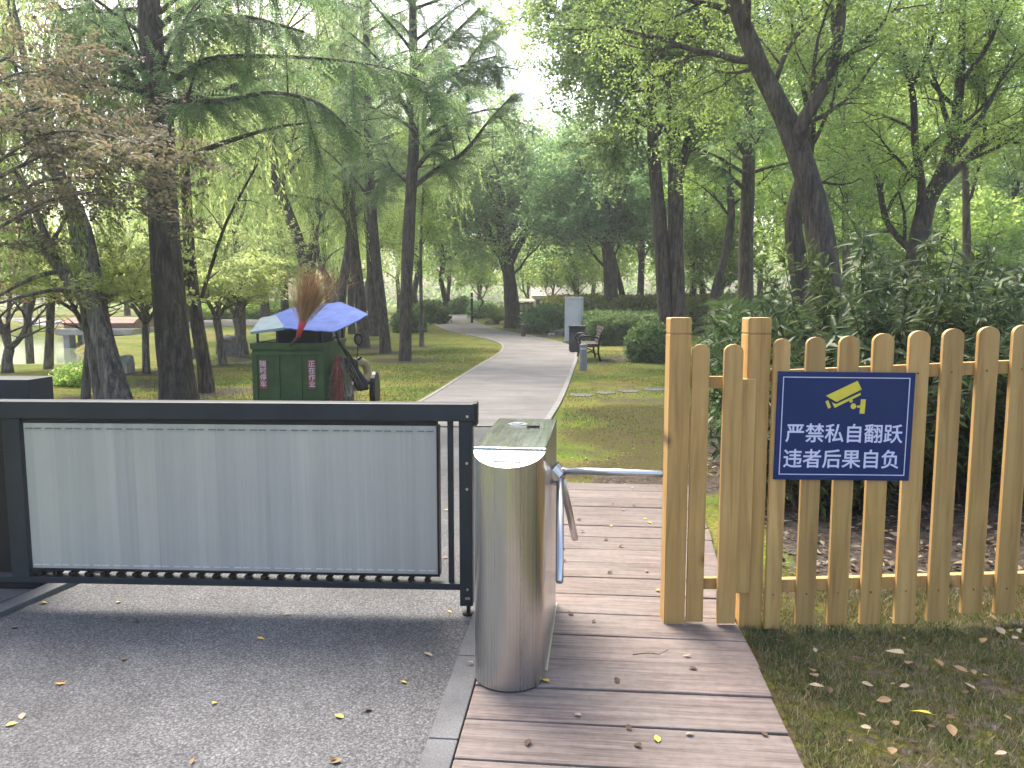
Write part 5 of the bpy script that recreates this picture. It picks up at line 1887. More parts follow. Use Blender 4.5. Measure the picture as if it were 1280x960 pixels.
mb = MB()
for poly in ([(485, 265), (718, 152), (752, 215), (568, 310)], [(532, 312), (566, 326), (745, 240), (747, 256), (556, 354)],
             [(483, 308), (504, 297), (528, 350), (508, 360)], [(655, 292), (684, 282), (692, 306), (672, 316)],
             [(724, 336), (752, 332), (752, 350), (726, 352)], [(751, 288), (788, 288), (784, 396), (747, 394)]):
    q = [sp_(*p_) for p_ in poly]
    mb.prism(q, 'y', -.0034, -.0022)
q = [sp_(697 + 21 * math.cos(2 * math.pi * i / 24), 340 + 21 * math.sin(2 * math.pi * i / 24)) for i in range(24)]
mb.prism(q, 'y', -.0036, -.0023)
mb.build('camera_pictogram', M['sign_yellow'], sgn)
for (su, sv) in [(-1, 1), (1, 1), (-1, -1), (1, -1)]:
    mb = MB(); mb.tube([(su * SW * .485, -.0021, sv * SH * .465), (su * SW * .485, -.004, sv * SH * .465)], .004, 10)
    mb.build('screw', M['sign_blue'], sgn)

# ------------------------------------------------------------------ street-cleaning cart on the grass
CD = 9.4
cq = P(358, 500, CD)
CR = R_(6.5)
cart = thing('cleaning_cart', 'dark green sheet-metal cleaning tricycle parked on the grass behind the gate', 'cart', (cq.x, cq.y, H(cq.x, cq.y)), CR)


def cp(px, py, yo=0.0):
    O = cart.matrix_basis @ Vector((0, yo, 0))
    return plane_hit(px, py, O, CR)


xl, zt = cp(314, 429); xr, _ = cp(404, 429)
zbot = .14
mb = MB()
bl = 1.35
mb.bb(xl, xr, .02, .045, zbot, zt - .02)                 # tailgate sheet
mb.bb(xl, xl + .025, .045, bl, zbot, zt - .02); mb.bb(xr - .025, xr, .045, bl, zbot, zt - .02)
mb.bb(xl + .025, xr - .025, bl - .025, bl, zbot, zt - .02); mb.bb(xl + .025, xr - .025, .045, bl - .025, zbot, zbot + .03)
box = mb.build('body', M['cart_green'], cart, bevel=.003)
mb = MB()
ww = xr - xl
for f0, f1 in ((0, .07), (.31, .38), (.62, .69), (.93, 1.0)):
    mb.bb(xl + ww * f0, xl + ww * f1, -.004, .0195, zbot + .002, zt - .15)
mb.bb(xl, xr, -.006, .0195, zt - .149, zt - .105)
mb.bb(xl - .015, xr + .015, -.012, .0195, zt - .075, zt)
mb.build('tailgate_rib', M['cart_green'], box, bevel=.003)
for a_, b_ in ((xl - .02, xl), (xr, xr + .02)):
    mb = MB(); mb.bb(a_, b_, 0, bl, zt - .05, zt + .002)
    mb.build('side_rim', M['cart_green'], box, bevel=.003)
# stickers with lettering
for (px0, txt) in ((328.5, '随时停车'), (389.5, '正在作业')):
    xs, zs = cp(px0, 468)
    mb = MB(); mb.bb(xs - .045, xs + .045, -.0065 if False else .0125, .0192, zs - .175, zs + .175)
    st = mb.build('sticker', M['red_sticker'], cart)
    for i, ch in enumerate(txt):
        text_mesh('lettering', ch, .083, M['white_sticker'], st, (xs, .0118, zs + .125 - i * .0835), off=.0012)
# frame, posts that carry the covers
mb = MB()
for x in (xl + .06, xl + .30, xr - .10, xr - .02):
    mb.bb(x - .012, x + .012, .05, .074, zt - .06, zt + .16)
for x in (xl + .06, xr - .02):
    mb.bb(x - .012, x + .012, bl - .08, bl - .056, zt - .06, zt + .20)
mb.bb(xl + .05, xr, .049, .075, zt + .14, zt + .165)
mb.build('cover_frame', M['cart_dark'], cart)
mb = MB(); mb.bb(xl + .22, xr - .06, .25, .9, zt - .06, zt + .17)
mb.build('refuse_sack', M['black_cloth'], cart, bevel=.05)
mb = MB()
for (x, y) in ((xl + .1, .35), (xr - .1, .35)):
    mb2 = MB(); mb2.tube([(x - .05, y, .26), (x + .05, y, .26)], .26, 24)
    wh = mb2.build('wheel', M['black_plastic'], cart, bevel=.015)
mb2 = MB(); mb2.tube([(xr + .32, bl + .25, .26), (xr + .40, bl + .25, .26)], .26, 24)
mb2.build('wheel', M['black_plastic'], cart, bevel=.015)
mb = MB(); mb.bb(xl + .05, xr - .05, .1, bl, .09, zbot - .001); mb.tube([((xl + xr) / 2, bl, .36), (xr + .3, bl + .25, .36), (xr + .35, bl + .25, .30)], .03, 8)
mb.build('chassis', M['cart_dark'], cart)

# pale stiff cover sheet on the left, blue tarpaulin sloping on the right (thick sheets, folded)
def sheet(name, label, cat, poly_px, yofs, thick, m, crease=0.0, nseg=14):
    """quad-ish sheet lofted between its front and back edge; both edges are lists of cart points"""
    fr, bk = poly_px
    n_ = len(fr)
    o = thing(name, label, cat, cart.location, CR)
    mb = MB()
    rows = 8
    for j in range(rows + 1):
        f_ = j / rows
        for i in range(n_):
            p_ = Vector(fr[i]).lerp(Vector(bk[i]), f_)
            p_.z += crease * (noise.noise(Vector((p_.x * 7, p_.y * 5, 3))) + .5 * noise.noise(Vector((p_.x * 17, p_.y * 13, 9))))
            mb.v.append(tuple(p_))
    m_ = len(mb.v)
    for v_ in list(mb.v):
        mb.v.append((v_[0], v_[1], v_[2] - thick))
    for j in range(rows):
        for i in range(n_ - 1):
            a = j * n_ + i
            mb.f.append((a, a + 1, a + n_ + 1, a + n_))
            mb.f.append((m_ + a, m_ + a + n_, m_ + a + n_ + 1, m_ + a + 1))
    for i in range(n_ - 1):
        mb.f.append((i, m_ + i, m_ + i + 1, i + 1))
        b = rows * n_ + i
        mb.f.append((b, b + 1, m_ + b + 1, m_ + b))
    for j in range(rows):
        a, b = j * n_, (j + 1) * n_
        mb.f.append((a, b, m_ + b, m_ + a))
        a, b = a + n_ - 1, b + n_ - 1
        mb.f.append((a, m_ + a, m_ + b, b))
    mb.build('sheet', m, o)
    return o


def cpt(px, py, yo):
    x, z = cp(px, py, yo)
    return Vector((x, yo, z))


def lin(a, b, n_): return [a.lerp(b, i / (n_ - 1)) for i in range(n_)]


def polyl(pts, n_): return resample(pts, n_)


sheet('cover_board', 'pale blue-grey stiff board lying on the cart frame left of the blue tarpaulin', 'cover board',
      (lin(cpt(313, 415, -.05), cpt(356, 409, .05), 8), lin(cpt(326, 397, .7), cpt(345, 394, .75), 8)), 0, .03, M['board_pale'])
sheet('tarpaulin', 'creased blue tarpaulin stretched over the cart frame', 'tarpaulin',
      (polyl([cpt(357, 410, -.02), cpt(385, 412.5, -.10), cpt(417, 414, -.15), cpt(437, 406, .1), cpt(460, 393, .45)], 24),
       polyl([cpt(340, 394, .95), cpt(368, 384, 1.05), cpt(395, 381, 1.1), cpt(425, 377, 1.15), cpt(458, 391.5, 1.0)], 24)), 0, .012, M['tarp'], .010)


def bristles(name, label, cat, o0, o1, spread_axis, n, L, m, seed, handle=None, bind=None, rad=.02):
    """bundle of thin twigs fanning out from o0 towards o1"""
    r = np.random.default_rng(seed)
    root = thing(name, label, cat, o0)
    d0 = (o1 - o0).normalized()
    base = r.normal(0, rad, (n, 3))
    sp = spread_axis
    a = r.normal(.03, .27, n)
    b = r.normal(0, .10, n)
    D_ = np.array(d0)[None] + a[:, None] * np.array(sp)[None] + b[:, None] * np.array(d0.cross(Vector(sp)))[None]
    D_ = np.concatenate([D_])
    V1 = leaf_quads(base, D_, rnd_dirs(r, n), L * r.uniform(.65, 1.1, n), np.full(n, .0062), .2)
    # side twigs
    k_ = r.integers(0, n, n)
    st = base[k_] + D_[k_] * (L * r.uniform(.25, .8, n))[:, None]
    V2 = leaf_quads(st, D_[k_] + r.normal(0, .25, (n, 3)), rnd_dirs(r, n), L * r.uniform(.15, .4, n), np.full(n, .005), .2)
    link('bristles', np_mesh('bristles', np.concatenate([V1, V2])), m, root)
    return root


q0, q1 = cart.matrix_basis @ cpt(377, 407, -.28), cart.matrix_basis @ cpt(396, 345, -.10)
bro = bristles('twig_broom', 'brown twig broom with red binding standing on the cart in front of the blue tarpaulin', 'broom', q0, q1, tuple(Rv), 400, .72, M['straw'], 131)
mb = MB(); d_ = (q1 - q0).normalized()
mb.tube([Vector((0, 0, 0)) - d_ * .14, d_ * -.04, d_ * .04], [.028, .034, .046], 12)
mb.build('binding', M['red_cord'], bro, smooth=True)
q2 = cart.matrix_basis @ cpt(364, 430, -.04)
mb = MB(); mb.tube([d_ * -.14, (q2 - q0), (q2 - q0) + (q2 - q0 + d_ * .14).normalized() * .25], [.017, .016, .015], 8)
mb.build('handle', M['twig'], bro)
# bundle of twigs at the cart's right side, brush down
q0, q1 = cart.matrix_basis @ cpt(424, 452, .30), cart.matrix_basis @ cpt(419, 500, .25)
tw = bristles('twig_bundle', 'bundle of pale dry twigs hanging at the right side of the cart', 'twig bundle', q0, q1, tuple(Rv), 420, .62, M['twigs'], 132, rad=.05)
# red net cord
ro = thing('red_net', 'red net of cord hanging beside the twig bundle on the cart', 'net', cart.matrix_basis @ cpt(421, 447, .16), CR)
mb = MB()
rr = random.Random(4)
for i in range(9):
    x = -.04 + .085 * i / 8
    pts = [Vector((x * (.55 + j * .11) + .012 * math.sin(j * 2.2 + i), .01 * math.cos(j * 1.7 + i), -j * .068)) for j in range(9)]
    mb.tube(pts, .0032, 5)
for j in range(1, 9):
    mb.tube([Vector((-.05 * (.55 + j * .11), -.008, -j * .068 + .01)), Vector((.05 * (.55 + j * .11), .008, -j * .068 - .03))], .003, 5)
mb.build('mesh_cord', M['red_cord'], ro)
# handlebar side: fork, headstock, seat cloth, mirror, spare tyre
mb = MB()
hb = [cpt(404, 432, .5), cpt(420, 420, .8), cpt(437, 450, 1.1), cpt(444, 452, 1.2), cpt(452, 446, 1.2)]
mb.tube(hb, .018, 8)
mb.tube([cpt(405, 460, .4), cpt(425, 447, .7), cpt(446, 462, 1.0), cpt(440, 480, 1.1), cpt(440, 540, 1.2)], .022, 8)
mb.tube([cpt(419, 412, .2), cpt(424, 430, .3), cpt(436, 442, .6), cpt(447, 460, .9)], .012, 8)
mb.build('handlebar', M['cart_dark'], cart, smooth=True)
mb = MB()
mc = cpt(448, 424, 1.15)
mb.tube([cpt(446, 450, 1.2), cpt(447, 438, 1.18), mc + Vector((0, .03, 0))], .007, 6)
ell = [(mc.x + .062 * math.cos(2 * math.pi * i / 24), mc.z + .085 * math.sin(2 * math.pi * i / 24)) for i in range(24)]
mb.prism(ell, 'y', mc.y - .012, mc.y + .02)
mi = mb.build('mirror', M['black_plastic'], cart, bevel=.003)
mb = MB(); mb.prism([(mc.x + .008 + .040 * math.cos(2 * math.pi * i / 24), mc.z - .005 + .058 * math.sin(2 * math.pi * i / 24)) for i in range(24)], 'y', mc.y - .015, mc.y - .0125)
mb.build('glass', M['glass_mirror'], mi)


def ring(c, R1, r1, nrm, n=28, k=10, arc=(0, 2 * math.pi)):
    mb = MB()
    nrm = nrm.normalized()
    u_ = nrm.orthogonal().normalized()
    v_ = nrm.cross(u_)
    pts = [c + (u_ * math.cos(a) + v_ * math.sin(a)) * R1 for a in np.linspace(arc[0], arc[1], n)]
    mb.tube(pts, r1, k)
    return mb


tc = cpt(450, 464, 1.25)
sp1 = thing('old_tyre', 'muddy beige tyre leaning on the handlebar side of the cart', 'tyre', cart.matrix_basis @ tc, CR)
mb = ring(Vector((0, 0, 0)), .135, .060, Vector((.75, -.62, .15)))
mb.build('tyre', M['tyre'], sp1, smooth=True)
# black jacket: draped lump
jk = thing('black_jacket', 'black cloth jacket draped over the cart handlebar', 'jacket', cart.matrix_basis @ cpt(437, 466, .85), CR)
mb = MB()
nu, nv = 14, 16
for j in range(nv + 1):
    f_ = j / nv
    for i in range(nu):
        a = 2 * math.pi * i / nu
        rx = .10 + .06 * math.sin(f_ * 2.6) + .02 * math.sin(a * 3 + f_ * 5)
        p_ = Vector((rx * math.cos(a) + .20 * (f_ - .3), .10 * math.sin(a), .20 - .42 * f_))
        p_ += Vector((1, 1, 1)) * .05 * noise.noise(p_ * 8)
        mb.v.append(tuple(p_))
for j in range(nv):
    for i in range(nu):
        a, b = j * nu + i, j * nu + (i + 1) % nu
        mb.f.append((a, b, b + nu, a + nu))
mb.f.append(tuple(range(nu))[::-1]); mb.f.append(tuple(range(nv * nu, (nv + 1) * nu)))
mb.build('cloth', M['black_cloth'], jk, smooth=True)
# white bucket
wb = thing('white_tub', 'white plastic tub at the right side of the cart below the red net', 'tub', cart.matrix_basis @ cpt(432, 560, .5), CR)
wb.location.z = H(wb.location.x, wb.location.y)
zt2 = cp(432, 478, .5)[1]
mb = MB()
mb.tube([(0, 0, .30), (0, 0, zt2)], [.095, .11], 20); mb.tube([(0, 0, zt2 - .03), (0, 0, zt2 + .004)], .118, 20)
mb.build('tub', M['white_plastic'], wb)
mb = MB(); mb.bb(-.10, .10, -.09, .09, 0, .299)
mb.build('crate_base', M['cart_dark'], wb, bevel=.01)

# ------------------------------------------------------------------ park furniture along the path
# pale electrical cabinet
e = G(716, 429)
ed = dep(e)
ec = thing('electrical_cabinet', 'tall pale blue-grey electrical cabinet beside the path', 'cabinet', (e.x, e.y, H(e.x, e.y)), YAW + R_(-14))
wE, hE = 21 * ed / F, 56 * ed / F
mb = MB(); mb.bb(-wE / 2, wE / 2, 0, .45, .08, hE)
mb.build('body', M['cabinet'], ec, bevel=.01)
mb = MB(); mb.bb(-wE / 2 + .03, wE / 2 - .03, -.012, -.002, .14, hE - .06)
dr = mb.build('door', M['cabinet_side'], ec, bevel=.004)
mb = MB(); mb.bb(wE / 2 - .10, wE / 2 - .075, -.03, -.0125, hE * .5, hE * .5 + .14)
mb.build('handle', M['bolt'], dr)
mb = MB(); mb.bb(-wE / 2 - .03, wE / 2 + .03, -.03, .48, hE + .001, hE + .045)
mb.build('roof', M['cabinet'], ec, bevel=.01)
mb = MB(); mb.bb(-wE / 2 - .05, wE / 2 + .05, -.06, .5, -.05, .079)
mb.build('plinth', M['concrete'], ec)
# litter bin (dark box)
e = G(721, 441); ed = dep(e)
lb = thing('litter_bin', 'dark grey box-shaped litter bin between the pale cabinet and the bench', 'bin', (e.x, e.y, H(e.x, e.y)), YAW + R_(-10))
wE, hE = 20 * ed / F, 34 * ed / F
mb = MB(); mb.bb(-wE / 2, wE / 2, 0, .38, .06, hE * .72)
mb.build('body', M['bin_grey'], lb, bevel=.008)
mb = MB(); mb.bb(-wE / 2 - .015, wE / 2 + .015, -.015, .395, hE * .93, hE)
mb.build('lid', M['bin_grey'], lb, bevel=.008)
mb = MB()
for x in (-1, 1): mb.bb(x * wE / 2 - .02 * (x > 0), x * wE / 2 + .02 * (x < 0), .01, .37, hE * .72, hE * .93)
mb.bb(-wE / 2 + .02, wE / 2 - .02, .2, .37, hE * .72, hE * .93)
mb.build('hood_frame', M['bin_grey'], lb)
mb = MB(); mb.bb(-wE / 2 + .03, wE / 2 - .03, .03, .35, -.03, .059)
mb.build('foot', M['bench_black'], lb)
# bench, seen from its end, facing the path
e = G(738, 452)
bn = thing('park_bench', 'black park bench with curved arms and slatted back facing the path', 'bench', (e.x, e.y, H(e.x, e.y)), R_(4))
# local: x to the back (seat faces -x), y along the bench
BL = 1.5
for yy in (0.0, BL):
    mb = MB()
    mb.tube([(-.24, yy, 0), (-.21, yy, .2), (-.24, yy, .42), (-.30, yy, .55), (-.22, yy, .66), (-.02, yy, .645), (.20, yy, .60)], [.028, .024, .026, .028, .030, .026, .022], 8)
    mb.tube([(.26, yy, 0), (.20, yy, .2), (.20, yy, .42), (.24, yy, .62), (.33, yy, .86)], [.028, .026, .026, .024, .02], 8)
    mb.tube([(-.23, yy, .40), (0, yy, .385), (.21, yy, .40)], .024, 8)
    mb.tube([(-.21, yy, .18), (.0, yy, .26), (.2, yy, .18)], .018, 8)
    mb.build('end_frame', M['bench_black'], bn, smooth=True)
mb = MB()
for i in range(6):
    x = -.24 + i * .083
    mb.bb(x, x + .062, .03 - .05, BL + .02, .425, .452)
mb.build('seat', M['bench_wood'], bn, bevel=.004)
mb = MB()
rot = Matrix.Rotation(R_(17), 3, 'Y')
for i in range(5):
    z = .50 + i * .085
    mb.box((.205 + (z - .42) * .30, BL / 2, z), (.022, BL + .03, .062), rot)
mb.build('backrest', M['bench_wood'], bn, bevel=.004)
# bollards
for (px, pyb, pyt, wpx, m_, lab) in [(729, 463, 430, 9.5, M['bollard'], 'short grey cylindrical bollard light in front of the bench'),
                                     (654, 421, 402, 5.5, M['bollard_brown'], 'short brown post at the lawn edge beside the far bend'),
                                     (590, 404, 366, 3.0, M['bench_black'], 'thin dark lamp post at the far end of the path')]:
    e = G(px, pyb); ed = dep(e)
    bo = thing('bollard' if pyt > 400 else 'lamp_post', lab, 'bollard' if pyt > 400 else 'lamp post', (e.x, e.y, H(e.x, e.y)))
    hB, rB = (pyb - pyt) * ed / F, wpx * .5 * ed / F
    mb = MB(); mb.tube([(0, 0, -.05), (0, 0, hB * .80)], rB, 18)
    mb.build('post', m_, bo)
    mb = MB(); mb.tube([(0, 0, hB * .80 + .001), (0, 0, hB * .86)], rB * .86, 18)
    mb.build('lamp_band', M['white_plastic'], bo)
    mb = MB(); mb.tube([(0, 0, hB * .86 + .001), (0, 0, hB * .985), (0, 0, hB)], [rB * 1.04, rB * 1.04, rB * .8], 18)
    mb.build('cap', m_, bo)
# white birch-like poles at the path end
for (px, pyb, pyt, wpx) in [(595, 396, 330, 2.6)]:
    pass

# red bulletin board
e = P(655, 398, 47)
bb_ = thing('bulletin_board', 'dark red timber notice board with pale ridged roof beyond the far bend', 'notice board', (e.x, e.y, H(e.x, e.y)), YAW)
k_ = 47 / F
mb = MB()
for x in (-10 * k_, 10 * k_): mb.bb(x - .05, x + .05, -.05, .05, -.1, 1.05)
mb.build('post', M['red_wood'], bb_)
mb = MB(); mb.bb(-11.5 * k_, 11.5 * k_, -.12, -.051, .42, 1.0)
pn = mb.build('panel', M['red_wood'], bb_, bevel=.01)
mb = MB()
for i in range(4):
    mb.bb((-10.5 + 5.4 * i) * k_, (-6.3 + 5.4 * i) * k_, -.128, -.121, .52, .90)
mb.build('notice', M['plaster'], pn)
mb = MB(); mb.prism([(-.34, 1.051), (.30, 1.051), (.30, 1.08), (0, 1.24), (-.34, 1.08)], 'x', -13 * k_, 13 * k_)
mb.build('roof', M['roof_pale'], bb_)
# distant cream wall building right of it
e = P(690, 398, 66)
cw = thing('low_building', 'distant low cream building half hidden by bushes right of the notice board', 'building', (e.x, e.y, H(e.x, e.y)), YAW)
k_ = 66 / F
mb = MB(); mb.bb(-24 * k_, 24 * k_, 0, 3, -.2, 1.35)
mb.build('wall', M['plaster'], cw)
mb = MB(); mb.prism([(-.4, 1.351), (3.4, 1.351), (1.5, 2.1)], 'x', -26 * k_, 26 * k_)
mb.build('roof', M['roof_pale'], cw)
for i in range(5):
    mb = MB(); mb.bb((-20 + 9 * i) * k_, (-15 + 9 * i) * k_, -.03, -.002, .35, 1.05)
    mb.build('window', M['dark_gap'], cw)

# rocks
def rock(label, px, py, wpx, hpx, m, seed, rz=0):
    e = G(px, py); ed = dep(e)
    o = thing('rock', label, 'rock', (e.x, e.y, H(e.x, e.y)), rz)
    bm = bmesh.new()
    bmesh.ops.create_icosphere(bm, subdivisions=4, radius=1)
    rx, rz_ = wpx * .5 * ed / F, hpx * ed / F * .62
    for v_ in bm.verts:
        d = v_.co.normalized()
        q = Vector([math.copysign(abs(c) ** .55, c) for c in d])
        q *= 1 + .22 * noise.noise(d * 1.7 + Vector((seed, 0, 0))) + .10 * noise.noise(d * 4.5 + Vector((0, seed, 0))) + .04 * noise.noise(d * 11)
        v_.co = Vector((q.x * rx, q.y * rx * .8, q.z * rz_ + rz_ * .45))
    me_ = bpy.data.meshes.new('stone'); bm.to_mesh(me_); bm.free()
    link('stone', me_, m, o)
    return o


rock('pale cut stone block beside the forked leaning trunk by the pond', 156, 466, 22, 24, M['stone'], 3)
rock('dark squarish boulder on the lawn left of the cart', 291, 443, 32, 26, M['stone_dark'], 5)
rock('rounded dark boulder behind the slim dark trunk', 236, 448, 22, 16, M['stone_dark'], 6)
rock('pale stone beside the cycad at the far bend', 612, 405, 12, 4, M['stone'], 7)
rock('low stone in the soil below the round bush near the far bend', 700, 419, 14, 8, M['stone_dark'], 8)
rock('flat grey stone at the foot of the pale electrical cabinet', 690, 421, 10, 5, M['stone'], 9)
rock('small pale stone at the pond edge', 78, 470, 18, 9, M['stone'], 10)
for (px, py, wpx, lab_) in [(727, 494, 30, 'flat grey stepping stone in the grass nearest the path edge'), (757, 491, 26, 'flat grey stepping stone second from the path edge'),
                            (786, 489, 28, 'flat grey stepping stone third from the path edge'), (818, 487, 32, 'flat grey stepping stone beside the end fence post')]:
    e = G(px, py); ed = dep(e)
    o = thing('stepping_stone', lab_, 'paving stone', (e.x, e.y, H(e.x, e.y)), random.Random(px).uniform(-.2, .2))
    mb = MB()
    r_ = random.Random(px)
    wd = wpx * ed / F * .5
    ol = [(wd * (1 if abs(math.cos(a)) > .6 else .9) * math.cos(a) * r_.uniform(.9, 1.1), .24 * math.sin(a) * r_.uniform(.85, 1.1)) for a in [2 * math.pi * i / 11 for i in range(11)]]
    mb.prism(ol, 'z', -.05, .012)
    mb.build('slab', M['stone_dark'], o, bevel=.006)

# pier building across the pond
e = P(106, 436, 33)
pv = thing('pond_pavilion', 'low concrete boathouse with reddish flat roof standing in the pond', 'pavilion', (e.x, e.y, -.42), YAW)
k_ = 33 / F
zz = lambda py: P(106, py, 33).z + .42
mb = MB()
mb.bb(-36 * k_, 60 * k_, 0, 3, zz(419), zz(411))
mb.build('deck', M['concrete'], pv, bevel=.02)
mb = MB(); mb.bb(-33 * k_, 57 * k_, .5, 3, zz(410.9), zz(404))
mb.prism([(0.3, zz(404) + .001), (3.2, zz(404) + .001), (2.6, zz(398)), (.8, zz(398))], 'x', -34 * k_, 58 * k_)
mb.build('roof', M['roof_red'], pv)
for x in (-26, -2, 24, 54):
    mb = MB(); mb.bb((x - 4) * k_, (x + 4) * k_, .2, .7, -.6, zz(419) - .001)
    mb.build('pillar', M['concrete'], pv, bevel=.02)
mb = MB(); mb.bb(-28 * k_, 57 * k_, 1.2, 1.4, -.6, zz(419) - .002)
mb.build('back_wall', M['stone_dark'], pv)

# ------------------------------------------------------------------ fallen leaves, each one its own
def leaf_mesh(name, seed, kind):
    r = random.Random(seed)
    mb = MB()
    if kind == 'oval':
        n_ = 9
        out = []
        for i in range(n_ + 1):
            t_ = i / n_
            w_ = .30 * math.sin(math.pi * t_ ** .85) + .004
            out.append((t_ - .5, w_))
        cu, tw = r.uniform(.25, .7), r.uniform(-.4, .4)
        for (t_, w_) in out:
            for s_ in (-1, -.5, 0, .5, 1):
                z = cu * (abs(s_) * w_) ** 1.3 + .25 * cu * t_ * t_ + tw * t_ * s_ * w_ + .02
                mb.v.append((t_, s_ * w_, z))
        for i in range(n_):
            for j in range(4):
                a = i * 5 + j
                mb.f.append((a, a + 1, a + 6, a + 5))
        mb.tube([(-.5, 0, .03), (-.72, .03, .04)], .012, 5)
    else:
        n_ = 5
        pts = []
        for i in range(n_):
            a = -2.1 + 4.2 * i / (n_ - 1)
            L_ = .55 - .05 * abs(i - 2)
            pts.append((math.cos(a - .25) * .2, math.sin(a - .25) * .2)); pts.append((math.cos(a) * L_, math.sin(a) * L_)); pts.append((math.cos(a + .25) * .2, math.sin(a + .25) * .2))
        pts.append((-.12, 0))
        mb.v = [(0, 0, .02)] + [(x, y, .02 + .22 * (x * x + y * y) * r.uniform(.4, 1.4)) for x, y in pts]
        mb.f = [(0, i, i % (len(pts)) + 1) for i in range(1, len(pts) + 1)]
        mb.tube([(-.1, 0, .02), (-.5, .05, .06)], .012, 5)
    me_ = bpy.data.meshes.new(name)
    me_.from_pydata(mb.v, [], mb.f)
    me_.update()
    return me_


LM = {}
for kd in ('oval', 'lobed'):
    for sd_ in range(3):
        for cn in ('dry_leaf', 'pale_leaf', 'yellow_leaf', 'brown_leaf', 'orange_leaf'):
            me_ = leaf_mesh('fallen_leaf', sd_ + 10, kd)
            me_.materials.append(M[cn])
            me_.polygons.foreach_set('use_smooth', [True] * len(me_.polygons))
            LM[kd, sd_, cn] = me_
lr = random.Random(77)


def fallen(px, py, size, kd, cn, label, group, dz):
    p_ = G(px, py)
    o = bpy.data.objects.new('fallen_leaf', LM[kd, lr.randrange(3), cn])
    COL.objects.link(o)
    o.location = (p_.x, p_.y, H(p_.x, p_.y) + dz)
    o.rotation_euler = (lr.uniform(-.3, .3), lr.uniform(-.3, .3), lr.uniform(0, 6.28))
    o.scale = (size,) * 3
    tag(o, label, 'leaf', group)


GA, GBd, GG = 'small fallen leaves scattered on the asphalt', 'small fallen leaves scattered on the boardwalk', 'dry leaves scattered on the grass'
fallen(76, 858, .060, 'lobed', 'orange_leaf', 'large bright orange-yellow leaf alone on the asphalt at lower left', None, .012)
for (px, py, cn) in [(268, 883, 'yellow_leaf'), (326, 802, 'yellow_leaf'), (360, 771, 'pale_leaf'), (148, 756, 'yellow_leaf'), (155, 828, 'dry_leaf'), (15, 910, 'yellow_leaf'), (28, 900, 'pale_leaf'), (240, 957, 'dry_leaf'), (420, 957, 'dry_leaf'),
                     (505, 857, 'yellow_leaf'), (424, 900, 'yellow_leaf'), (460, 892, 'brown_leaf'), (418, 954, 'brown_leaf'), (535, 822, 'pale_leaf'), (55, 757, 'yellow_leaf'), (18, 788, 'pale_leaf'), (562, 768, 'yellow_leaf'), (170, 781, 'dry_leaf'), (448, 790, 'dry_leaf'), (260, 783, 'pale_leaf'), (558, 640, 'yellow_leaf'), (556, 700, 'dry_leaf')]:
    fallen(px, py, lr.uniform(.026, .042), 'oval', cn, 'small %s leaf fallen on the grey asphalt' % {'yellow_leaf': 'yellow', 'pale_leaf': 'pale', 'dry_leaf': 'tan', 'brown_leaf': 'brown'}[cn], GA, .014)
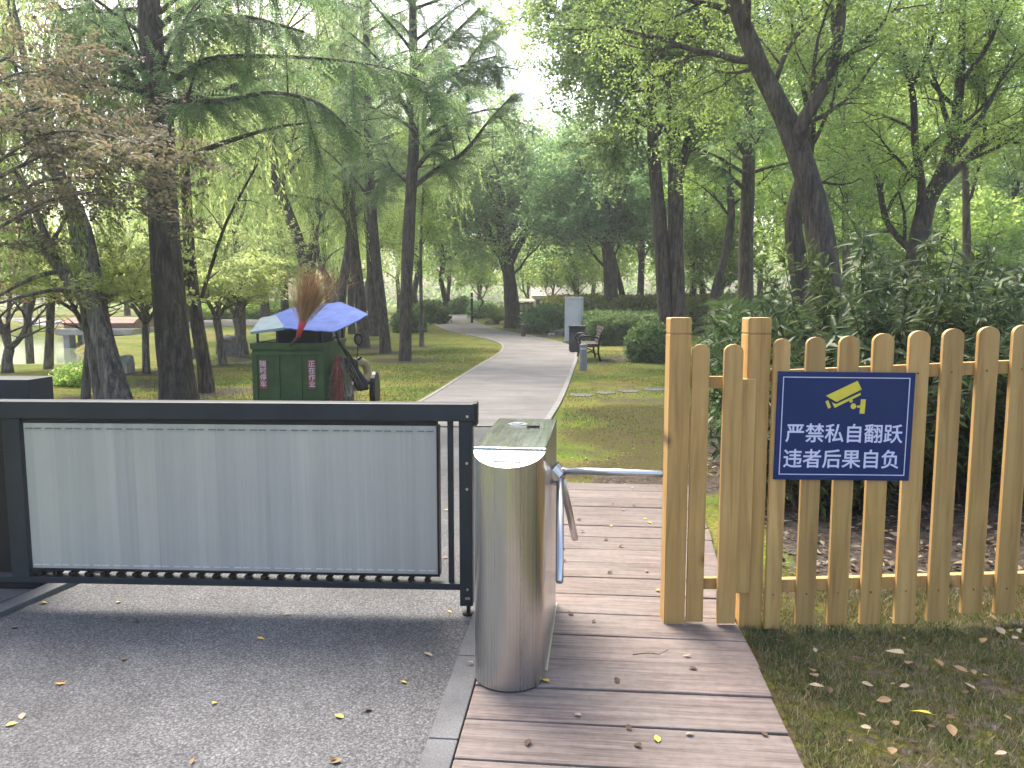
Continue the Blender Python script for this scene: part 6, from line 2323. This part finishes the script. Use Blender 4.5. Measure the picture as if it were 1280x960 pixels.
for (px, py, cn) in [(821, 936, 'yellow_leaf'), (862, 930, 'pale_leaf'), (858, 829, 'pale_leaf'), (797, 944, 'brown_leaf'), (722, 905, 'pale_leaf'), (683, 862, 'yellow_leaf'), (771, 862, 'brown_leaf'), (660, 941, 'brown_leaf'), (866, 846, 'brown_leaf'), (742, 786, 'brown_leaf'), (713, 776, 'brown_leaf'),
                     (762, 724, 'brown_leaf'), (808, 722, 'yellow_leaf'), (822, 746, 'yellow_leaf'), (806, 655, 'yellow_leaf'), (812, 660, 'yellow_leaf'), (792, 637, 'brown_leaf'), (764, 664, 'yellow_leaf'), (728, 671, 'brown_leaf'), (776, 690, 'brown_leaf'), (704, 709, 'brown_leaf'), (703, 692, 'brown_leaf'), (779, 643, 'pale_leaf'), (766, 636, 'brown_leaf'), (724, 656, 'brown_leaf'), (757, 681, 'brown_leaf'), (955, 930, 'brown_leaf'), (838, 652, 'brown_leaf'), (790, 615, 'pale_leaf'), (810, 612, 'brown_leaf'), (588, 838, 'pale_leaf'), (786, 922, 'brown_leaf')]:
    fallen(px, py, lr.uniform(.024, .040), 'oval', cn, 'small %s leaf fallen on the boardwalk planks' % {'yellow_leaf': 'yellow', 'pale_leaf': 'pale', 'brown_leaf': 'dark brown'}[cn], GBd, .036)
fallen(1118, 826, .085, 'oval', 'pale_leaf', 'largest pale oval leaf on the grass below the sign', None, .035)
fallen(1150, 903, .075, 'oval', 'yellow_leaf', 'bright yellow leaf lying on the grass in front of the fence', None, .035)
for i in range(54):
    px, py = lr.uniform(945, 1275), lr.uniform(776, 955)
    if px < 940 + (py - 776) * .42: continue
    cn = lr.choice(['dry_leaf', 'brown_leaf', 'pale_leaf', 'dry_leaf', 'brown_leaf'])
    fallen(px, py, lr.uniform(.022, .058) , 'oval', cn, 'curled %s leaf lying on the grass in front of the picket fence' % {'pale_leaf': 'pale', 'dry_leaf': 'tan', 'brown_leaf': 'brown'}[cn], GG, .03)
# a broken twig on the boardwalk
q = G(812, 830)
tg = MB(); tg.tube([(0, 0, .006), (.06, .012, .010), (.11, .01, .008), (.15, .045, .012)], [.0022, .002, .0018, .001], 5)
o = tg.build('twig', M['twig']); o.location = (q.x - .07, q.y, .032)
tag(o, 'thin curved broken twig lying on the boardwalk planks', 'twig')

# ------------------------------------------------------------------ hazy air
mb = MB(); mb.bb(-170, 170, -12, 150, -2.2, 32)
hz = mb.build('haze', None)
tag(hz, 'thin pale haze in the park air', kind='stuff')
hm = bpy.data.materials.new('haze')
hm.use_nodes = True
hm.node_tree.nodes.remove(hm.node_tree.nodes['Principled BSDF'])
pv_ = hm.node_tree.nodes.new('ShaderNodeVolumePrincipled')
pv_.inputs['Color'].default_value = (.93, .96, 1, 1)
pv_.inputs['Density'].default_value = .0014
pv_.inputs['Anisotropy'].default_value = .3
hm.node_tree.links.new(pv_.outputs[0], hm.node_tree.nodes['Material Output'].inputs['Volume'])
hz.data.materials.append(hm)
